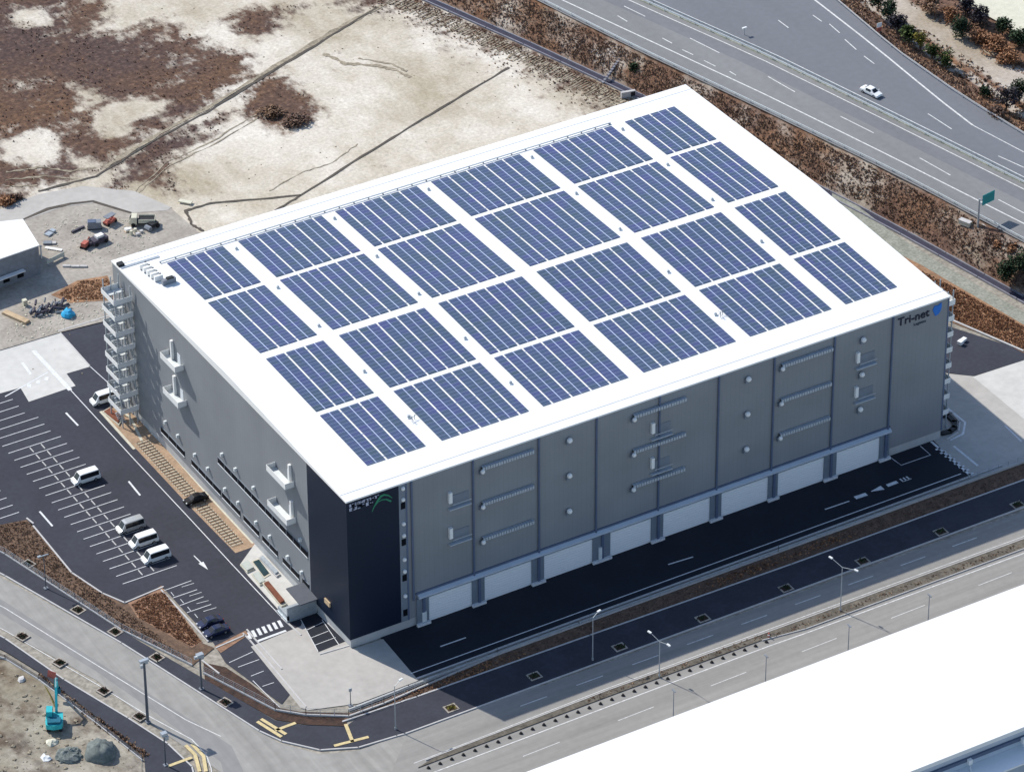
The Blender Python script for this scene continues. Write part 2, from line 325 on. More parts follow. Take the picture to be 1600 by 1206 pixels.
def tag(o, label=None, cat=None, group=None, kind=None):
    if label: o['label'] = label
    if cat: o['category'] = cat
    if group: o['group'] = group
    if kind: o['kind'] = kind
    return o
def empty(name, label, cat, loc=(0,0,0), rz=0, group=None):
    o = bpy.data.objects.new(name, None); COL.objects.link(o); o.location = loc; o.rotation_euler = (0,0,rz); o.empty_display_size = .5
    return tag(o, label, cat, group)
def kids(o): return [c for c in COL.objects if c.parent == o]
def copy_tree(o, loc=None, rz=None, label=None, parent=None):
    c = o.copy(); COL.objects.link(c)
    if parent: c.parent = parent
    for ch in kids(o): copy_tree(ch, parent=c)
    if loc is not None: c.location = loc
    if rz is not None: c.rotation_euler = (0,0,rz)
    if label: c['label'] = label
    return c
def sheet(name, pts, z, m, kind='structure'):
    # level sheet over a traced outline, cut into a grid so no face is a long sliver
    q = [pts[0]]
    for p in pts[1:]:
        if math.hypot(p[0]-q[-1][0], p[1]-q[-1][1]) > .02: q.append(p)
    tris = tessellate_polygon([[Vector((x, y, 0)) for x, y in q]])
    bm = bmesh.new(); vv = [bm.verts.new((x, y, z)) for x, y in q]
    for t in tris:
        a, b_, c = [Vector(q[i]) for i in t]
        if abs((b_-a).cross(c-a)) > 1e-4:
            try: bm.faces.new([vv[i] for i in t])
            except ValueError: pass
    xs = [p[0] for p in q]; ys = [p[1] for p in q]
    if (max(xs)-min(xs))*(max(ys)-min(ys)) > 300:
        for ax, vals in ((0, xs), (1, ys)):
            k = math.floor(min(vals)/12)+1
            while k*12 < max(vals):
                co = (k*12, 0, 0) if ax == 0 else (0, k*12, 0); no = (1, 0, 0) if ax == 0 else (0, 1, 0)
                bmesh.ops.bisect_plane(bm, geom=bm.verts[:]+bm.edges[:]+bm.faces[:], plane_co=co, plane_no=no, dist=1e-4); k += 1
    for f in bm.faces:
        f.normal_update()
    bmesh.ops.reverse_faces(bm, faces=[f for f in bm.faces if f.normal.z < 0])
    me = bpy.data.meshes.new(name); bm.to_mesh(me); bm.free(); me.materials.append(MATS[m])
    o = bpy.data.objects.new(name, me); COL.objects.link(o)
    if kind: o['kind'] = kind
    return o
def interp(P, y):   # x as function of y through world points sorted by y
    P = sorted(P, key=lambda p: p[1])
    if y <= P[0][1]: a, b = P[0], P[1]
    elif y >= P[-1][1]: a, b = P[-2], P[-1]
    else:
        for a, b in zip(P[:-1], P[1:]):
            if a[1] <= y <= b[1]: break
    return a[0]+(b[0]-a[0])*(y-a[1])/(b[1]-a[1])
def seg(a, b, n): return [(a[0]+(b[0]-a[0])*i/n, a[1]+(b[1]-a[1])*i/n) for i in range(n+1)]
def inpoly(p, poly):
    x, y = p; c = False; j = len(poly)-1
    for i in range(len(poly)):
        xi, yi = poly[i]; xj, yj = poly[j]
        if (yi > y) != (yj > y) and x < (xj-xi)*(y-yi)/(yj-yi)+xi: c = not c
        j = i
    return c
def dpoly(p, poly):   # signed distance, positive inside
    x, y = p; d = 1e9
    for i in range(len(poly)):
        a, b = poly[i], poly[(i+1) % len(poly)]
        vx, vy = b[0]-a[0], b[1]-a[1]; t = max(0, min(1, ((x-a[0])*vx+(y-a[1])*vy)/(vx*vx+vy*vy+1e-9)))
        d = min(d, math.hypot(x-a[0]-vx*t, y-a[1]-vy*t))
    return d if inpoly(p, poly) else -d
def grid(name, m, nu, nv, pos, cover):
    vs = []; cv = []
    for j in range(nv+1):
        for i in range(nu+1):
            p = pos(i/nu, j/nv); vs.append(p); cv.append(cover(p))
    f = [(j*(nu+1)+i, j*(nu+1)+i+1, (j+1)*(nu+1)+i+1, (j+1)*(nu+1)+i) for j in range(nv) for i in range(nu)]
    me = bpy.data.meshes.new(name); me.from_pydata(vs, [], f); me.materials.append(MATS[m])
    a = me.attributes.new('cover', 'FLOAT', 'POINT'); a.data.foreach_set('value', cv)
    me.polygons.foreach_set('use_smooth', [True]*len(me.polygons)); me.update()
    if sum(p.normal.z for p in me.polygons) < 0: me.flip_normals()
    o = bpy.data.objects.new(name, me); COL.objects.link(o); o['kind'] = 'structure'
    return o
def tufts(name, m, pts, size, label, cat, nb=4):
    # many small leaning leaf blades; one object nobody could count
    b = MB(); tone = []
    for (x, y, z) in pts:
        s = size*random.uniform(.5, 1.4); tn = random.random()
        for k in range(nb):
            a = random.uniform(0, 2*math.pi); wd = s*random.uniform(.2, .42); hx = s*random.uniform(.1, .5)
            ca, sa = math.cos(a), math.sin(a); h = s*random.uniform(.25, .75)
            ox, oy = random.uniform(-.4, .4)*s, random.uniform(-.4, .4)*s
            b.add([(x+ox-sa*wd, y+oy+ca*wd, z), (x+ox+sa*wd, y+oy-ca*wd, z), (x+ox+ca*hx+sa*wd*.4, y+oy+sa*hx-ca*wd*.4, z+h), (x+ox+ca*hx-sa*wd*.4, y+oy+sa*hx+ca*wd*.4, z+h*.9)], [(0,1,2,3)])
            tone.append(max(0, min(1, tn+random.uniform(-.2, .2))))
    b.tone = tone
    return tag(b.build(name, m), label, cat, kind='stuff')
def scatter(poly, n, zf=lambda x, y: 0.0, clump=0.):
    xs = [p[0] for p in poly]; ys = [p[1] for p in poly]; out = []; k = 0
    while len(out) < n and k < n*30:
        k += 1; x = random.uniform(min(xs), max(xs)); y = random.uniform(min(ys), max(ys))
        if inpoly((x, y), poly) and (not clump or mnoise.noise((x*.12, y*.12, 3)) > random.uniform(-clump, clump*.6)): out.append((x, y, zf(x, y)))
    return out
def plant(name, label, cat, x, y, z, h, r, m, n=260, trunk=True, leaf=.42, group=None, lobes=6):
    t = empty(name, label, cat, (x, y, z), 0, group)
    if trunk:
        b = MB(); b.tube((0,0,-.2), (.05*h,.02*h,h*.55), .05*h*.6+.04, .05, 6)
        for k in range(4):
            a = k*1.7+random.random(); b.tube((.03*h,0,h*.35), (math.cos(a)*r*.6, math.sin(a)*r*.6, h*random.uniform(.6,.85)), .05, .02, 5)
        b.build('trunk', 'bark', t)
    b = MB(); tone = []; L = []
    for k in range(lobes):
        a = random.uniform(0, 6.28); q = r*random.uniform(.1, .6); zz = h*random.uniform(.45, .8) if trunk else h*random.uniform(.3, .6)
        zz *= random.uniform(.7, 1.05); L.append((math.cos(a)*q, math.sin(a)*q, zz, r*random.uniform(.4, .62), random.uniform(-.2, .2)))
    for k in range(n):
        cx, cy, cz, lr, tn = random.choice(L)
        v = Vector((random.gauss(0,1), random.gauss(0,1), random.gauss(0,1))).normalized()*lr*random.uniform(.55, 1.05)
        c = Vector((cx, cy, cz))+Vector((v.x, v.y, v.z*min(1.2, h/(2*r)+.3))); c.z = max(.05, c.z)
        s = leaf*random.uniform(.5, 1.2); d1 = Vector((random.gauss(0,1), random.gauss(0,1), random.gauss(0,.6))).normalized(); d2 = d1.cross(Vector((random.random(), random.random(), 1))).normalized()
        b.add([c-d1*s, c-d2*s*.6, c+d1*s, c+d2*s*.6], [(0,1,2,3)])
        tone.append(max(0, min(1, .5+tn+random.uniform(-.35, .35))))
    b.tone = tone; b.build('crown', m, t)
    return t

# ================================================================== GROUND
b = MB(); b.add([(-1500,-1500,-.06),(1500,-1500,-.06),(1500,1800,-.06),(-1500,1800,-.06)], [(0,1,2,3)])
tag(b.build('ground', 'ground'), kind='structure')

# ---- sandy field with scrub, top left
HWZ = 6.0
WL = GP([(860,10),(1000,80),(1200,175),(1400,272),(1595,375)], HWZ)      # west edge of the highway
ER = GP([(1315,8),(1400,80),(1450,115),(1500,150),(1595,208)], HWZ)      # east edge
DT = GP([(680,8),(830,75),(990,150),(1380,350),(1595,470)], 0)           # drainage channel
dark_polys = [GP(p) for p in (
    [(-40,-20),(172,-10),(165,30),(148,52),(185,55),(240,38),(268,48),(320,62),(350,74),(392,80),(400,118),(345,150),(320,172),(262,205),(215,212),(195,240),(150,272),(60,292),(-40,300)],
    [(352,28),(372,8),(470,8),(432,28),(428,48),(400,62),(372,50)],
    [(395,118),(432,112),(470,140),(496,165),(488,195),(440,205),(400,185),(370,178)],
    [(262,215),(330,180),(372,170),(395,150),(340,205),(290,225),(262,245),(276,300),(215,290),(180,300),(170,262)],
    [(-40,296),(30,300),(30,318),(-40,335)])]
pale_in = [GP(p) for p in ([(18,14),(60,16),(68,38),(30,34)], [(112,132),(150,140),(158,168),(128,170)], [(172,158),(232,150),(268,160),(262,182),(215,188),(200,215),(160,212),(150,182)],
    [(60,205),(110,240),(60,262),(8,250),(8,232)], [(248,46),(268,50),(262,60),(246,58)], [(100,240),(140,245),(160,262),(120,262)])]
def cov_field(p):
    q = (p[0], p[1]); v = 0.08
    for P in dark_polys:
        v = max(v, .5+max(-.42, min(.34, dpoly(q, P)*.085)))
    for P in pale_in:
        d = dpoly(q, P)
        if d > -3: v = min(v, .52-max(-.3, min(.36, d*.11)))
    # brown ragged ground towards the channel bank
    dd = interp(DT, q[1])-q[0]
    if dd < 16: v = max(v, .62-.035*max(0, dd-3))
    v += .30*mnoise.noise((q[0]*.07, q[1]*.07, 0))+.20*mnoise.noise((q[0]*.11, q[1]*.42, 4))+.16*mnoise.noise((q[0]*.5, q[1]*.5, 2))
    # straw coloured strip behind the warehouse
    if 86 < q[1] < 100 and q[0] > 20: v += .05
    return v
FA = (-45, 114); 
def pos_field(u, v):
    y = 114.0+v*170
    x0 = -60+v*30; x1 = interp(DT, y)-.6
    x = x0+(x1-x0)*u
    return (x, y, .05*mnoise.noise((x*.2, y*.2, 0))+.04)
grid('sandy_field', 'sand_scrub', 210, 190, pos_field, cov_field)
def pos_f2(u, v):
    y = 86.1+v*28.4; x0 = 14.6; x1 = interp(DT, y)-.6
    return (x0+(x1-x0)*u, y, .05*mnoise.noise((u*20, y*.2, 0))+.035)
grid('sandy_margin', 'sand_scrub', 120, 30, pos_f2, cov_field)
# ---- low grass bank and tracks on the field
b = MB()
for pts, wd in (([(590,12),(520,55),(400,128),(330,172),(250,215),(150,276),(60,300)], .6), ([(796,106),(700,163),(600,224),(470,306),(430,330)], .5), ([(470,306),(330,318),(290,330),(300,352),(318,362)], .6)):
    w2 = []; P = GP(pts)
    for a, c in zip(P[:-1], P[1:]): w2 += seg(a, c, 8)[:-1]
    w2.append(P[-1]); b.strip([(x+random.uniform(-.12,.12), y+random.uniform(-.12,.12)) for x, y in w2], wd, .13, jitter=.35)
tag(b.build('field_track', 'dark_line'), kind='structure')
b = MB(); 
P = GP([(600,8),(520,50),(400,123),(330,166),(250,209),(150,270)])
w2 = []
for a, c in zip(P[:-1], P[1:]): w2 += seg(a, c, 8)[:-1]
b.strip(w2, 1.1, .11, jitter=.5)
tag(b.build('grass_verge', 'ridge'), kind='structure')
b = MB()
for pts, wd in (([(505,85),(540,100),(585,103),(620,110),(640,122)], .8), ([(560,92),(610,100),(635,112)], .5), ([(210,300),(260,255),(330,222),(400,180)], .25), ([(215,304),(265,259),(335,226),(405,184)], .25), ([(420,300),(470,270),(520,255),(560,225)], .2), ([(8,270),(60,262),(110,268),(150,262)], .5), ([(8,282),(70,276),(120,280)], .4), ([(8,292),(60,290)], .35)):
    w2 = []; P = GP(pts)
    for a, c in zip(P[:-1], P[1:]): w2 += seg(a, c, 7)[:-1]
    w2.append(P[-1]); b.strip([(x+random.uniform(-.2,.2), y+random.uniform(-.2,.2)) for x, y in w2], wd, .105, jitter=.7)
tag(b.build('faint_track', 'ridge'), kind='structure')
rb = MB(); tone = []
for k in range(150):
    y = 92+k*.72; x = interp(DT, y)-2.0; rb.strip([(x, y), (x-random.uniform(3.0, 5.0), y-random.uniform(.8, 1.6))], random.uniform(.18, .4), .115)
tag(rb.build('bank_ribs', 'ridge'), kind='structure')
rs = MB()
for k in range(420):
    y = random.uniform(95, 215); x = random.uniform(-20, interp(DT, y)-2); q = random.uniform(.06, .28)
    rs.ball((x, y, .06), q*.8, .5, 4, jit=.3)
tag(rs.build('field_stones', 'ridge'), 'small dark stones and clods strewn over the sandy field', 'stones', kind='stuff')

# ---- curved dirt road and work yard at left
sheet('work_yard', GP([(-60,380),(35,345),(100,322),(150,316),(205,332),(262,322),(330,380),(250,420),(175,440),(175,500),(95,520),(-80,572)]), .16, 'mud')
sheet('dirt_road', GP([(-60,352),(8,325),(60,305),(130,292),(210,300),(268,325),(262,330),(205,334),(150,318),(100,324),(35,347),(-60,385)]), .19, 'concrete')
b = MB(); P = GP([(35,345),(75,328),(110,320),(145,316),(178,326),(205,334)]); b.strip(P, .7, .21, jitter=.5)
tag(b.build('road_rut', 'dark_line'), kind='structure')
sheet('dry_grass_patch', GP([(80,462),(120,440),(168,432),(176,450),(176,470),(110,475)]), .21, 'orange_grass')

# ================================================================== HIGHWAY on its embankment
def pos_w(u, v):
    y = -160+v*560; a = interp(DT, y)+1.4; c = interp(WL, y)+.3; s = u
    x = a+(c-a)*s; z = .1+(HWZ-.15)*(s**.85)
    if 0 < s < 1: z += .35*mnoise.noise((x*.5, y*.5, 1))
    return (x, y, z)
def cov_slope(p):
    return .66+.45*mnoise.noise((p[0]*.12, p[1]*.12, 7))+.2*mnoise.noise((p[0]*.5, p[1]*.5, 3))
grid('embankment_west', 'slope_scrub', 14, 280, pos_w, cov_slope)
TRK = GP([(1375,-10),(1420,20),(1480,55),(1530,88),(1600,135),(1680,190)], 3.2)
TRK2 = GP([(1440,70),(1480,100),(1530,128),(1580,165),(1640,210)], 3.2)
FLD = GP([(1480,-10),(1520,8),(1600,58),(1680,110)], 3.0)
def pos_e(u, v):
    y = -160+v*560; c = interp(ER, y)-.1; x = c+u*150; q = x-c
    z = HWZ-.05 if q < .5 else max(3.0, HWZ-.05-(q-.5)*.42)
    z += .12*mnoise.noise((x*.3, y*.3, 2)) if q > 1 else 0
    return (x, y, z)
def cov_e(p):
    q = p[0]-interp(ER, p[1]); v = .85
    d = abs(p[0]-interp(TRK, p[1]));
    if d < 2.2: v = .05
    elif d < 5: v = .05+.28*(d-2.2)
    d = abs(p[0]-interp(TRK2, p[1]))
    if d < 1.0: v = min(v, .25)
    if p[0] > interp(FLD, p[1]): v = 0
    return v+.22*mnoise.noise((p[0]*.15, p[1]*.15, 9))
grid('embankment_east', 'slope_scrub', 130, 260, pos_e, cov_e)
sheet('pale_field', [(interp(FLD, y)+.5, y) for y in (60,100,140,180,260,340)]+[(420,340),(420,60)], 3.35, 'cream')
ys = [-160+i*14 for i in range(41)]
W0 = lambda y: interp(WL, y); E0 = lambda y: interp(ER, y)
MED = GP([(1020,8),(1200,88),(1400,186),(1595,283)], HWZ)                # centre of the median
MD = lambda y: interp(MED, y)
def band(name, fa, fb, z, m):
    b = MB(); n = len(ys); b.add([(fa(y), y, z) for y in ys]+[(fb(y), y, z) for y in ys], [(i, n+i, n+i+1, i+1) for i in range(n-1)])
    o = tag(b.build(name, m), kind='structure')
    return o
band('highway_west', lambda y: W0(y)-.2, lambda y: MD(y)-.6, HWZ, 'highway')
band('highway_east', lambda y: MD(y)+.6, lambda y: E0(y)+.3, HWZ, 'highway_b')
band('highway_median', lambda y: MD(y)-.6, lambda y: MD(y)+.6, HWZ+.02, 'gravel_green')
band('highway_lane', lambda y: MD(y)-5.6, lambda y: MD(y)-2.1, HWZ+.005, 'highway_dark')
def off(f, d): return lambda y: f(y)+d
def hline(b, f, w_, y0, y1, z=HWZ+.01):
    n = max(2, int(abs(y1-y0)/10)); b.strip([(f(y0+(y1-y0)*i/n), y0+(y1-y0)*i/n) for i in range(n+1)], w_, z)
hl = MB()
WLN = GP([(895,8),(1200,150),(1395,246),(1595,347)], HWZ); LA = lambda y: interp(WLN, y)
hline(hl, LA, .30, -160, 390)
LB = lambda y: MD(y)-1.9; hline(hl, LB, .22, -160, 390)
LC = lambda y: MD(y)+1.6; hline(hl, LC, .18, -160, 390)
ERL = GP([(1283,8),(1340,52),(1400,100),(1460,150),(1520,196)], HWZ)
hline(hl, lambda y: interp(ERL, y), .38, G(1520,196,HWZ)[1], 260)
for a, c in (((1520,196),(1600,238)),((1450,178),(1487,202)),((1560,244),(1600,262)),((1350,88),(1366,100)),((1320,62),(1338,78)),((1296,38),(1312,52)),((1270,24),(1284,34)),((1216,32),(1232,44)),
             ((1200,120),(1242,144)),((1313,182),(1365,208)),((1437,247),(1485,274)),((1560,312),(1600,333)),((975,10),(1008,26)),((1078,60),(1124,83)),((965,25),(980,34)),((1035,60),(1050,68)),((1066,78),(1083,86)),((1100,95),(1118,104)),((1140,112),(1150,118))):
    P = GP([a, c], HWZ); hl.strip(P, .22, HWZ+.01)
tag(hl.build('highway_lines', 'line_worn'), kind='structure')

def rail(name, f, y0, y1, label, z=HWZ, posts=4., h=.75, m='white_metal', cat='guardrail'):
    t = empty(name, label, cat, (f((y0+y1)/2), (y0+y1)/2, z)); ox, oy = f((y0+y1)/2), (y0+y1)/2
    b = MB(); n = int((y1-y0)/8); P = [(f(y0+(y1-y0)*i/n)-ox, y0+(y1-y0)*i/n-oy) for i in range(n+1)]
    b.wall(P, .09, h-.32, h); b.build('rail_beam', m, t)
    b = MB(); k = int((y1-y0)/posts)
    for i in range(k+1):
        y = y0+(y1-y0)*i/k; b.box(f(y)-ox+.05, f(y)-ox+.2, y-oy-.07, y-oy+.07, 0, h-.1)
    o = b.build('rail_posts', 'galv', t); o['kind'] = 'stuff'
    return t
rail('guardrail', lambda y: W0(y)+.15, -60, 260, 'pale guardrail along the warehouse side edge of the highway')
rail('guardrail', lambda y: MD(y)-.45, -60, 260, 'guardrail on the near side of the highway median strip')
rail('guardrail', lambda y: MD(y)+.45, -60, 260, 'greenish guardrail on the far side of the highway median strip', m='galv')
rail('guardrail', lambda y: E0(y)-.15, -60, 260, 'pinkish pale guardrail along the wooded far edge of the highway', m='kerb')

# channel at the foot of the slope
b = MB(); ys2 = [-160+i*10 for i in range(50)]
b.strip([(interp(DT, y)+.5, y) for y in ys2], 1.5, .04); tag(b.build('drain_bed', 'channel_dark'), kind='structure')
b = MB(); b.wall([(interp(DT, y)-.3, y) for y in ys2], .25, -.05, .32); b.wall([(interp(DT, y)+1.35, y) for y in ys2], .25, -.05, .32)
tag(b.build('drainage_channel', 'channel'), 'long grey violet concrete drainage channel along the foot of the highway bank', 'drain')
sheet('gravel_lane', GP([(1300,295),(1340,322),(1400,368),(1480,418),(1600,488),(1700,545),(1700,590),(1600,530),(1480,452),(1400,398),(1300,320)]), .05, 'gravel_green')
sheet('orange_field', GP([(1380,385),(1440,415),(1500,450),(1600,508),(1700,565),(1700,600),(1600,552),(1560,533),(1470,497),(1380,440)]), .09, 'orange_grass')

# ================================================================== PLOT SURFACES
LOTZ = .03
sheet('car_park', GP([(92,518),(172,494)])+[(15,113.2),(15,86.0),(-.05,86.0),(-.05,60),(-32,60)]+GP([(-90,700),(-90,560)]), LOTZ, 'asphalt_lot')
sheet('car_park', [(-32,60),(-.05,60),(-.05,11.5)]+GP([(548,1008),(500,1025),(440,1100),(352,1035),(332,1002),(255,918),(195,942),(160,925),(112,893),(70,843),(42,809)]), LOTZ+.001, 'asphalt_lot')
sheet('car_park', [(-32,60)]+GP([(42,809),(-90,852),(-90,700)]), LOTZ-.001, 'asphalt_lot')
sheet('gate_slab', GP([(-90,575),(8,545),(92,518),(141,573),(104,584),(118,603),(45,628),(32,606),(-90,640)]), LOTZ+.02, 'concrete_new')
sheet('front_apron', GP([(392,1010),(470,978),(474,967),(498,962)])+[(.2,-.3),(5.9,-.5)]+GP([(654,1063),(560,1099),(482,1109),(470,1106)]), LOTZ+.02, 'concrete')
sheet('stall_pad', GP([(470,967),(494,952),(540,1002),(497,1019)]), LOTZ+.04, 'asphalt_yard')
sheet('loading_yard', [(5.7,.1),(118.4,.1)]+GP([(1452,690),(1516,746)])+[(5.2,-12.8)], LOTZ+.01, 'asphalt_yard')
sheet('side_apron', [(118.5,.1),(118.5,29.6)]+GP([(1520,588),(1700,532),(1700,690),(1600,722),(1516,748),(1452,690)]), LOTZ+.004, 'concrete')
sheet('side_apron_light', GP([(1520,589),(1700,531),(1700,700),(1600,655)]), LOTZ+.02, 'concrete_new')
sheet('side_asphalt', [(120.1,32),(120.1,72)]+GP([(1470,495),(1600,548),(1700,586),(1700,533),(1520,588)])[1:]+[(120.1,30)], LOTZ+.012, 'asphalt_lot')
# tan paving with bicycle stands, cream kerb strip along the wall
sheet('tan_paving', GP([(158,643),(182,634),(200,642),(232,667),(250,684),(402,852),(368,864),(300,795)]), LOTZ+.02, 'paving_tan')
b = MB(); b.strip(GP([(236,672),(262,698),(330,775),(398,848)]), 1.1, LOTZ+.035); tag(b.build('cream_kerb', 'paving_cream'), kind='structure')
b = MB(); b.strip(GP([(157,643),(210,702)]), .5, LOTZ+.04); b.strip(GP([(181,632),(205,655),(222,690)]), .5, LOTZ+.04); tag(b.build('paving_edge', 'paving_cream'), kind='structure')
sheet('entrance_paving', GP([(398,850),(412,842),(494,936),(490,948),(478,952),(466,962),(440,958),(388,900),(375,882)]), LOTZ+.03, 'concrete_new')

# white painted markings, as real thin sheets
mk = MB(); Z = LOTZ+.014
for k in range(22):
    y = 86.0-2.53*k*.985+0
    if k < 19:
        pass
ROW0, PITCH = 33.2+2.0, 2.53
for k in range(19):
    y = 35.85+2.523*k
    x0, x1 = -24.5, -14.2
    mk.strip([(x0, y), (x1, y)], .14, Z)
for k in range(6):
    mk.strip([(-24.5, 83.8+2.523*k), (-15.0-(k > 2)*1.5, 83.8+2.523*k)], .14, Z)
for k in range(7):   # western row running out of the frame
    y = 64.0+PITCH*k; mk.strip([(-40, y), (-30.6, y)], .14, Z)
# long line beside the paving, its return, dashes of the aisle
mk.strip([G(108,607), G(210,718), G(300,814), G(361,880), G(439,963)], .16, Z)
mk.strip([G(141,573), G(180,608), G(205,640)], .14, Z)
for a, c in (((103,645),(122,665)),((201,752),(219,774)),((62,799),(82,822))):
    mk.strip(GP([a, c]), .34, Z)
a, c = G(303,868), G(325,890)
d = Vector((c[0]-a[0], c[1]-a[1])); nrm = Vector((-d.y, d.x)).normalized(); A = Vector(a); C_ = Vector(c)
mk.add([(*(A-nrm*.08), Z), (*(A+nrm*.08), Z), (*(A+d*.5+nrm*.12), Z), (*(A+d*.5-nrm*.12), Z)], [(0,3,2,1)])
mk.add([(*(A+d*.5-nrm*.5), Z), (*(A+d*.5+nrm*.5), Z), (*C_, Z)], [(0,2,1)])
# stalls in the lower bay, lines and numbers block
for k, (a, c) in enumerate((((255,923),(299,907)),((270,934),(308,921)),((281,946),(318,932)),((292,957),(330,944)))):
    mk.strip(GP([a, c]), .13, Z)
    mk.strip(GP([(a[0]+12, a[1]+2), (a[0]+17, a[1]+8)]), .10, Z)
for a, c in (((284,917),(303,911)),((296,931),(315,925)),((307,943),(326,938)),((318,955),(338,949))): mk.strip(GP([a, c]), .10, Z)
# zebra crossing and stop line
for k in range(7):
    a = (386+k*8.2, 988-k*3.1); mk.strip(GP([a, (a[0]+5.6, a[1]+10)]), .55, Z)
mk.strip(GP([(401,1002),(447,985)]), .5, Z)
# small stalls south of the crossing
for a, c in (((358,1035),(395,1018)),((372,1042),(405,1030)),((392,1056),(412,1048)),((410,1072),(428,1066)),((395,1063),(440,1108))): mk.strip(GP([a, c]), .12, Z+.0)
mk.strip(GP([(470,968),(497,1018)]), .12, Z+.04)
for a, c in (((478,985),(505,972)),((485,997),(513,986)),((492,1008),(524,996)),((503,968),(530,1008))): mk.strip(GP([a, c]), .12, LOTZ+.054)
# concrete slab marks
for a, c, w_ in (((8,620),(75,582),.25),((52,548),(110,610),.8),((35,567),(48,585),.5)): mk.strip(GP([a, c]), w_, LOTZ+.034)
for u, v in ((45,603),(59,597),(72,592)): mk.add([(*G(u-3,v+2), LOTZ+.034), (*G(u+3,v+3), LOTZ+.034), (*G(u+4,v-3), LOTZ+.034), (*G(u-2,v-2), LOTZ+.034)], [(0,1,2,3)])
# loading yard: dashes, end bay, arrow block and legend shapes
Z2 = LOTZ+.024
for a, c in (((688,1010),(728,996)),((1044,882),(1083,870)),((1289,796),(1327,783))): mk.strip(GP([a, c]), .26, Z2)
def quad(u0, v0, u1, v1, ww, tap=1.0):
    a = Vector(G(u0, v0)); c = Vector(G(u1, v1)); d = (c-a).normalized(); n_ = Vector((-d.y, d.x))
    mk.add([(*(a-n_*ww/2*tap), Z2), (*(c-n_*ww/2), Z2), (*(c+n_*ww/2), Z2), (*(a+n_*ww/2*tap), Z2)], [(0,1,2,3)])
quad(1336,778,1354,772,.9); quad(1361,768,1379,762,1.3,.1); quad(1386,759,1402,753,.8)
for k in range(3): quad(1408+k*5,751-k*1.8,1410+k*5,750.2-k*1.8,1.1)
quad(1410,753,1424,748,.2)
mk.strip(GP([(1393,716),(1408,727),(1454,711),(1438,697)]), .16, Z2)
mk.strip([(5.2,-11.1),(116.6,-10.9)], .2, Z2)
mk.strip(GP([(1455,690),(1519,745)]), .5, LOTZ+.03)
# right apron: hatched crossing and stop bar
for k in range(8):
    u, v = 1462+k*7.2, 703+k*5.6; mk.strip(GP([(u, v), (u+9, v-3)]), .45, LOTZ+.03)
mk.strip(GP([(1490,697),(1528,728)]), .45, LOTZ+.03)
mk.strip(GP([(1478,636),(1508,660),(1505,678),(1485,688)]), .4, LOTZ+.03)
mk.strip(GP([(1570,665),(1596,690)]), .3, LOTZ+.03)
mk.strip([(-10.6,-16.7),(3,-17.2),(36,-17.6),(76,-18.2),(240,-18.6)], .35, .155) if 0 else None
tag(mk.build('white_markings', 'line_white'), kind='structure')

# ================================================================== ROADS
def poly_sheet(n, px, z, m): return sheet(n, GP(px), z, m)
# public pavement and carriageways: level sheets each a step above the one below
poly_sheet('side_road', [(-60,868),(8,905),(180,1000),(400,1140),(436,1160),(500,1178),(560,1172),(620,1150),(700,1118),(840,1068),(960,1180),(620,1290),(450,1290),(365,1260),(345,1206),(250,1140),(150,1062),(8,985),(-60,948)], .012, 'road_side')
b = MB(); b.add([(x, y, .016) for x, y in [(-3.5,-25.0),(240,-26.6),(240,-60),(-30,-60),(-12,-34)]], [(0,4,3,2,1)]); tag(b.build('front_road', 'road_light'), kind='structure')
# darker worn lane of the side road
poly_sheet('side_road_lane', [(-60,905),(8,940),(150,1032),(300,1125),(362,1165),(385,1215),(362,1250),(345,1190),(250,1118),(150,1048),(8,962),(-60,925)], .020, 'road_side_dark')
# pavements (raised with a kerb)
pv = MB()
pvo = GP([(-60,832),(8,868),(190,986),(430,1126),(478,1134),(540,1136)])+[(-8,-16.9),(3,-17.25),(36,-17.65),(76,-18.25),(240,-18.65)]
pvi = [(240,-25.2),(-3.5,-24.6)]+GP([(620,1150),(560,1168),(500,1172),(440,1158),(405,1142),(190,1005),(8,900),(-60,865)])
pv.prism(pvo[::-1]+pvi[::-1], -.05, .15); o = pv.build('pavement', 'sidewalk'); o['kind'] = 'structure'
bm = bmesh.new(); bm.from_mesh(o.data); bmesh.ops.triangulate(bm, faces=[f for f in bm.faces if len(f.verts) > 4]); bmesh.ops.recalc_face_normals(bm, faces=bm.faces[:]); bm.to_mesh(o.data); bm.free()
b = MB(); b.wall(pvi, .25, -.02, .19); tag(b.build('kerb_line', 'kerb'), kind='structure')
pl = GP([(-60,962),(8,998),(100,1062),(200,1122),(262,1162),(300,1198),(310,1240),(230,1240),(225,1180),(150,1120),(60,1050),(8,1018),(-60,985)])
b = MB(); b.prism(pl, -.05, .15); o = b.build('far_pavement', 'sidewalk'); o['kind'] = 'structure'
bm = bmesh.new(); bm.from_mesh(o.data); bmesh.ops.triangulate(bm, faces=[f for f in bm.faces if len(f.verts) > 4]); bmesh.ops.recalc_face_normals(bm, faces=bm.faces[:]); bm.to_mesh(o.data); bm.free()
b = MB(); b.wall(GP([(-60,962),(8,998),(100,1062),(200,1122),(262,1162),(300,1198),(310,1240)]), .25, -.02, .19); tag(b.build('far_kerb_line', 'kerb'), kind='structure')
